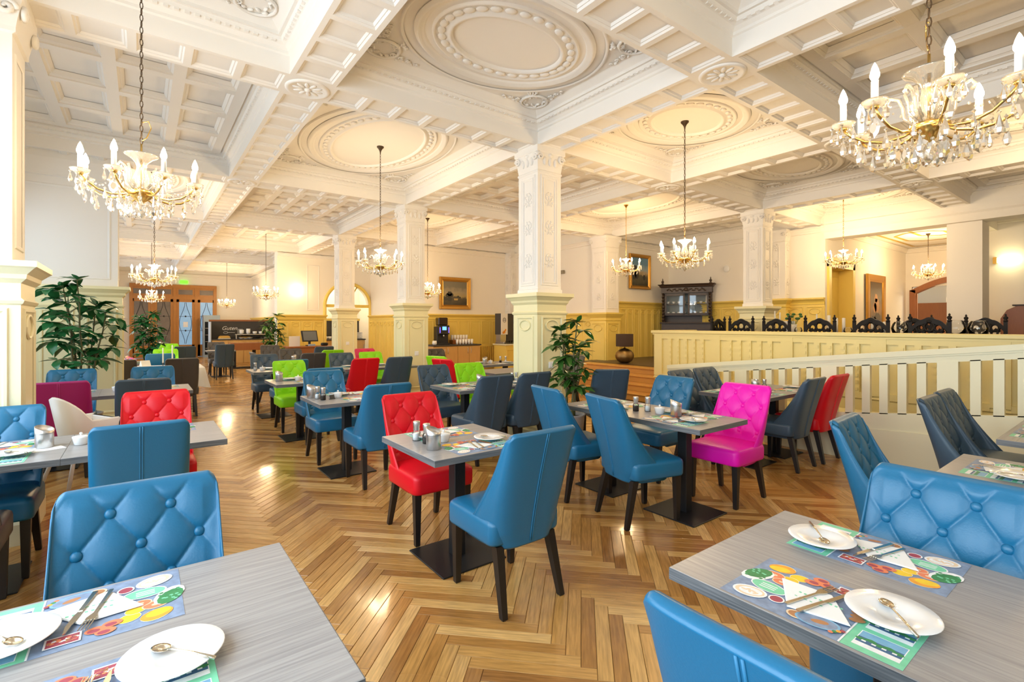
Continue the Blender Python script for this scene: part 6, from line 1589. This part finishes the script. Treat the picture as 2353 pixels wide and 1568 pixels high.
MB().box(-0.16,0.16,0,0.06,0,0.10).build('housing', mat('brown_grey_metal',(0.25,0.22,0.16),0.5), s_); MB().box(0.02,0.15,0.02,0.04,-0.20,0.0).build('flap', m_whiteplastic, s_)
s_ = empty('wall_globe_lamp', (4.05,16.99,2.60), 0, 'round glowing wall lamp on the pier beside the arch', 'lamp')
MB().ball((0,-0.09,0),0.085,16,10).build('globe', mat('glowing_opal_globe',(1,0.9,0.7),0.4,emit=9.0,ecol=(1.0,0.82,0.5)), s_); MB().lathe([(0.05,0),(0.05,0.02)],12).build('bracket', m_gold, s_)
l = bpy.data.lights.new('globe_light','POINT'); l.energy = 3; l.color = (1,0.72,0.4); l.shadow_soft_size = 0.1; lo = bpy.data.objects.new('globe_light', l); COL.objects.link(lo); lo.parent = s_; lo.location = (0,-0.30,0)
s_ = empty('wall_sconce', (14.57,1.98,2.85), PI/2, 'lit horizontal brass wall sconce on the cream side wall', 'lamp')
MB().box(-0.2,0.2,0.03,0.10,-0.05,0.05).build('shade', mat('glowing_sconce_shade',(1,0.95,0.6),0.4,emit=4.0,ecol=(1.0,0.92,0.5)), s_); MB().box(0.16,0.22,0,0.11,-0.07,0.07).build('bracket', m_gold, s_)
l = bpy.data.lights.new('sconce_light','POINT'); l.energy = 1.5; l.color = (1,0.78,0.42); l.shadow_soft_size = 0.08; lo = bpy.data.objects.new('sconce_light', l); COL.objects.link(lo); lo.parent = s_; lo.location = (0,0.22,0)
o = MB().lathe([(0.09,0),(0.09,0.02),(0.07,0.03)],20).build('smoke_detector', m_whiteplastic, None, (12.68,7.15,3.0)); o.rotation_euler = (0, R(-90), 0); tag(o, 'round white disc fixed high behind the platform chandelier', 'detector')
# ------------------------------------------------------------------ yellow doorway, arched door, old cabinet
d = empty('door_2', (13.60,4.75,0), PI, 'yellow-framed doorway with a recessed panelled door', 'door', kind='structure')
MB().box(-0.80,-0.66,-0.3,0.05,PZ,3.0).box(0.66,0.80,-0.3,0.05,PZ,3.0).box(-0.80,0.80,-0.3,0.05,2.85,3.0).box(-0.84,0.84,-0.02,0.08,3.0,3.06).build('door_frame', m_cream, d)
lf = MB().box(-0.66,0.66,-0.32,-0.27,PZ,2.85).build('door_leaf', m_cream, d)
for k in range(2): inst(panel_mesh(0.55,2.0,False),'panel',m_cream,lf,(-0.37+k*0.74,-0.27,PZ+0.15),0)
d = empty('door_3', (18.58,3.58,0), PI/2, 'arched reddish wooden double door standing open', 'door', kind='structure')
def arch_pts(hw, spr, rise, n=18): return [(-hw+2*hw*k/n, spr + rise*math.sin(PI*k/n)) for k in range(n+1)]
A, B = arch_pts(1.06,2.50,0.38), arch_pts(0.92,2.42,0.30); mb = MB()
for k in range(18):
    (a0,b0),(a1,b1),(c0,d0),(c1,d1) = A[k],A[k+1],B[k],B[k+1]
    mb.add([(a0,0.05,b0),(a1,0.05,b1),(c1,0.05,d1),(c0,0.05,d0),(a0,-0.2,b0),(a1,-0.2,b1),(c1,-0.2,d1),(c0,-0.2,d0)],[(0,1,2,3),(4,7,6,5),(0,4,5,1),(3,2,6,7)])
mb.box(-1.06,-0.92,-0.2,0.05,PZ,2.52); mb.box(0.92,1.06,-0.2,0.05,PZ,2.52); mb.build('arched_frame', m_redwood, d)
for hx, a, nm in ((-0.92, R(0), 0), (0.92, R(125), 1)):
    lf = empty('door_leaf', (hx,0,0), a); lf.parent = d
    s_ = 1 if hx < 0 else -1
    MB().box(0,0.11,-0.03,0.03,PZ,2.40).box(0.74,0.85,-0.03,0.03,PZ,2.40).box(0,0.85,-0.03,0.03,2.28,2.42).box(0,0.85,-0.03,0.03,1.55,1.62).box(0,0.85,-0.03,0.03,PZ,1.0).build('stiles', m_redwood, lf) if s_ == 1 else MB().box(-0.11,0,-0.03,0.03,PZ,2.40).box(-0.85,-0.74,-0.03,0.03,PZ,2.40).box(-0.85,0,-0.03,0.03,2.28,2.42).box(-0.85,0,-0.03,0.03,1.55,1.62).box(-0.85,0,-0.03,0.03,PZ,1.0).build('stiles', m_redwood, lf)
    x0, x1 = (0.11,0.74) if s_ == 1 else (-0.74,-0.11)
    MB().box(x0,x1,-0.006,0.006,1.0,1.55).box(x0,x1,-0.006,0.006,1.62,2.28).build('pane', m_crystal if s_ == 1 else m_frost2, lf)
o = MB().box(21.5,21.6,1.0,6,0,SZ).box(18.8,21.6,1.0,6.0,0.5,PZ).build('wall_lobby', m_wall); tag(o, 'pale back wall of the lobby beyond the arched door', 'wall', kind='structure')
o = MB().rects(20.6,3.9,0.18,0.18,[(0.05,PZ),(0.05,PZ+0.1),(0,PZ+0.12),(0,2.15),(0.08,2.2),(0.08,2.35),(0,2.36),(0,SZ)]).build('lobby_column', m_plaster); tag(o, 'white square column in the lobby beyond the arched door', 'column', kind='structure')
o = MB().box(20.9,21.1,3.2,6,0.5,2.2).build('wall_lobby_dado', m_redwood); tag(o, 'brown partition in the lobby beyond the arched door', 'wall', kind='structure')
o = MB().box(18.8,21.6,1.0,6.0,SZ-0.35,SZ-0.3).build('ceiling_lobby', m_cream); tag(o, 'yellow ceiling of the lobby beyond the arched door', 'ceiling', kind='structure')
l = bpy.data.lights.new('lobby_light','POINT'); l.energy = 60; l.color = (1,0.8,0.5); l.shadow_soft_size = 0.2; lo = bpy.data.objects.new('lobby_light', l); COL.objects.link(lo); lo.location = (19.8,3.0,3.0)
c = empty('antique_cabinet', (14.25,1.55,PZ), PI/2, 'old dark brown cabinet with rounded shoulder under the sconce', 'cabinet')
mb = MB(); o_ = [(-0.45,0),(0.45,0),(0.45,1.05),(0.36,1.22),(0.22,1.30),(-0.45,1.30)]
mb.loft([[(x,0.0,z) for x,z in o_],[(x,0.36,z) for x,z in o_]]); mb.build('body', m_redwood, c)
MB().box(-0.36,0.30,0.36,0.375,0.2,0.95).build('front_panel', m_redwood, c); MB().cbox(-0.48,0.28,-0.02,0.40,1.30,1.33,0.008).build('top', m_walnut, c)
f = empty('figurine', (14.28,1.5,PZ+1.331), 0, 'small greenish branched figurine on the old cabinet', 'figurine')
mg = mat('verdigris_bronze',(0.12,0.22,0.18),0.5)
MB().lathe([(0.07,0),(0.05,0.03),(0.03,0.08),(0.05,0.12),(0.001,0.18)],12).build('body', mg, f)
for k in range(4): MB().tube([(0,0,0.14),(0.04*math.cos(k*1.6),0.04*math.sin(k*1.6),0.22),(0.07*math.cos(k*1.6+.4),0.07*math.sin(k*1.6+.4),0.28)],0.008,5).build('branch', mg, f)
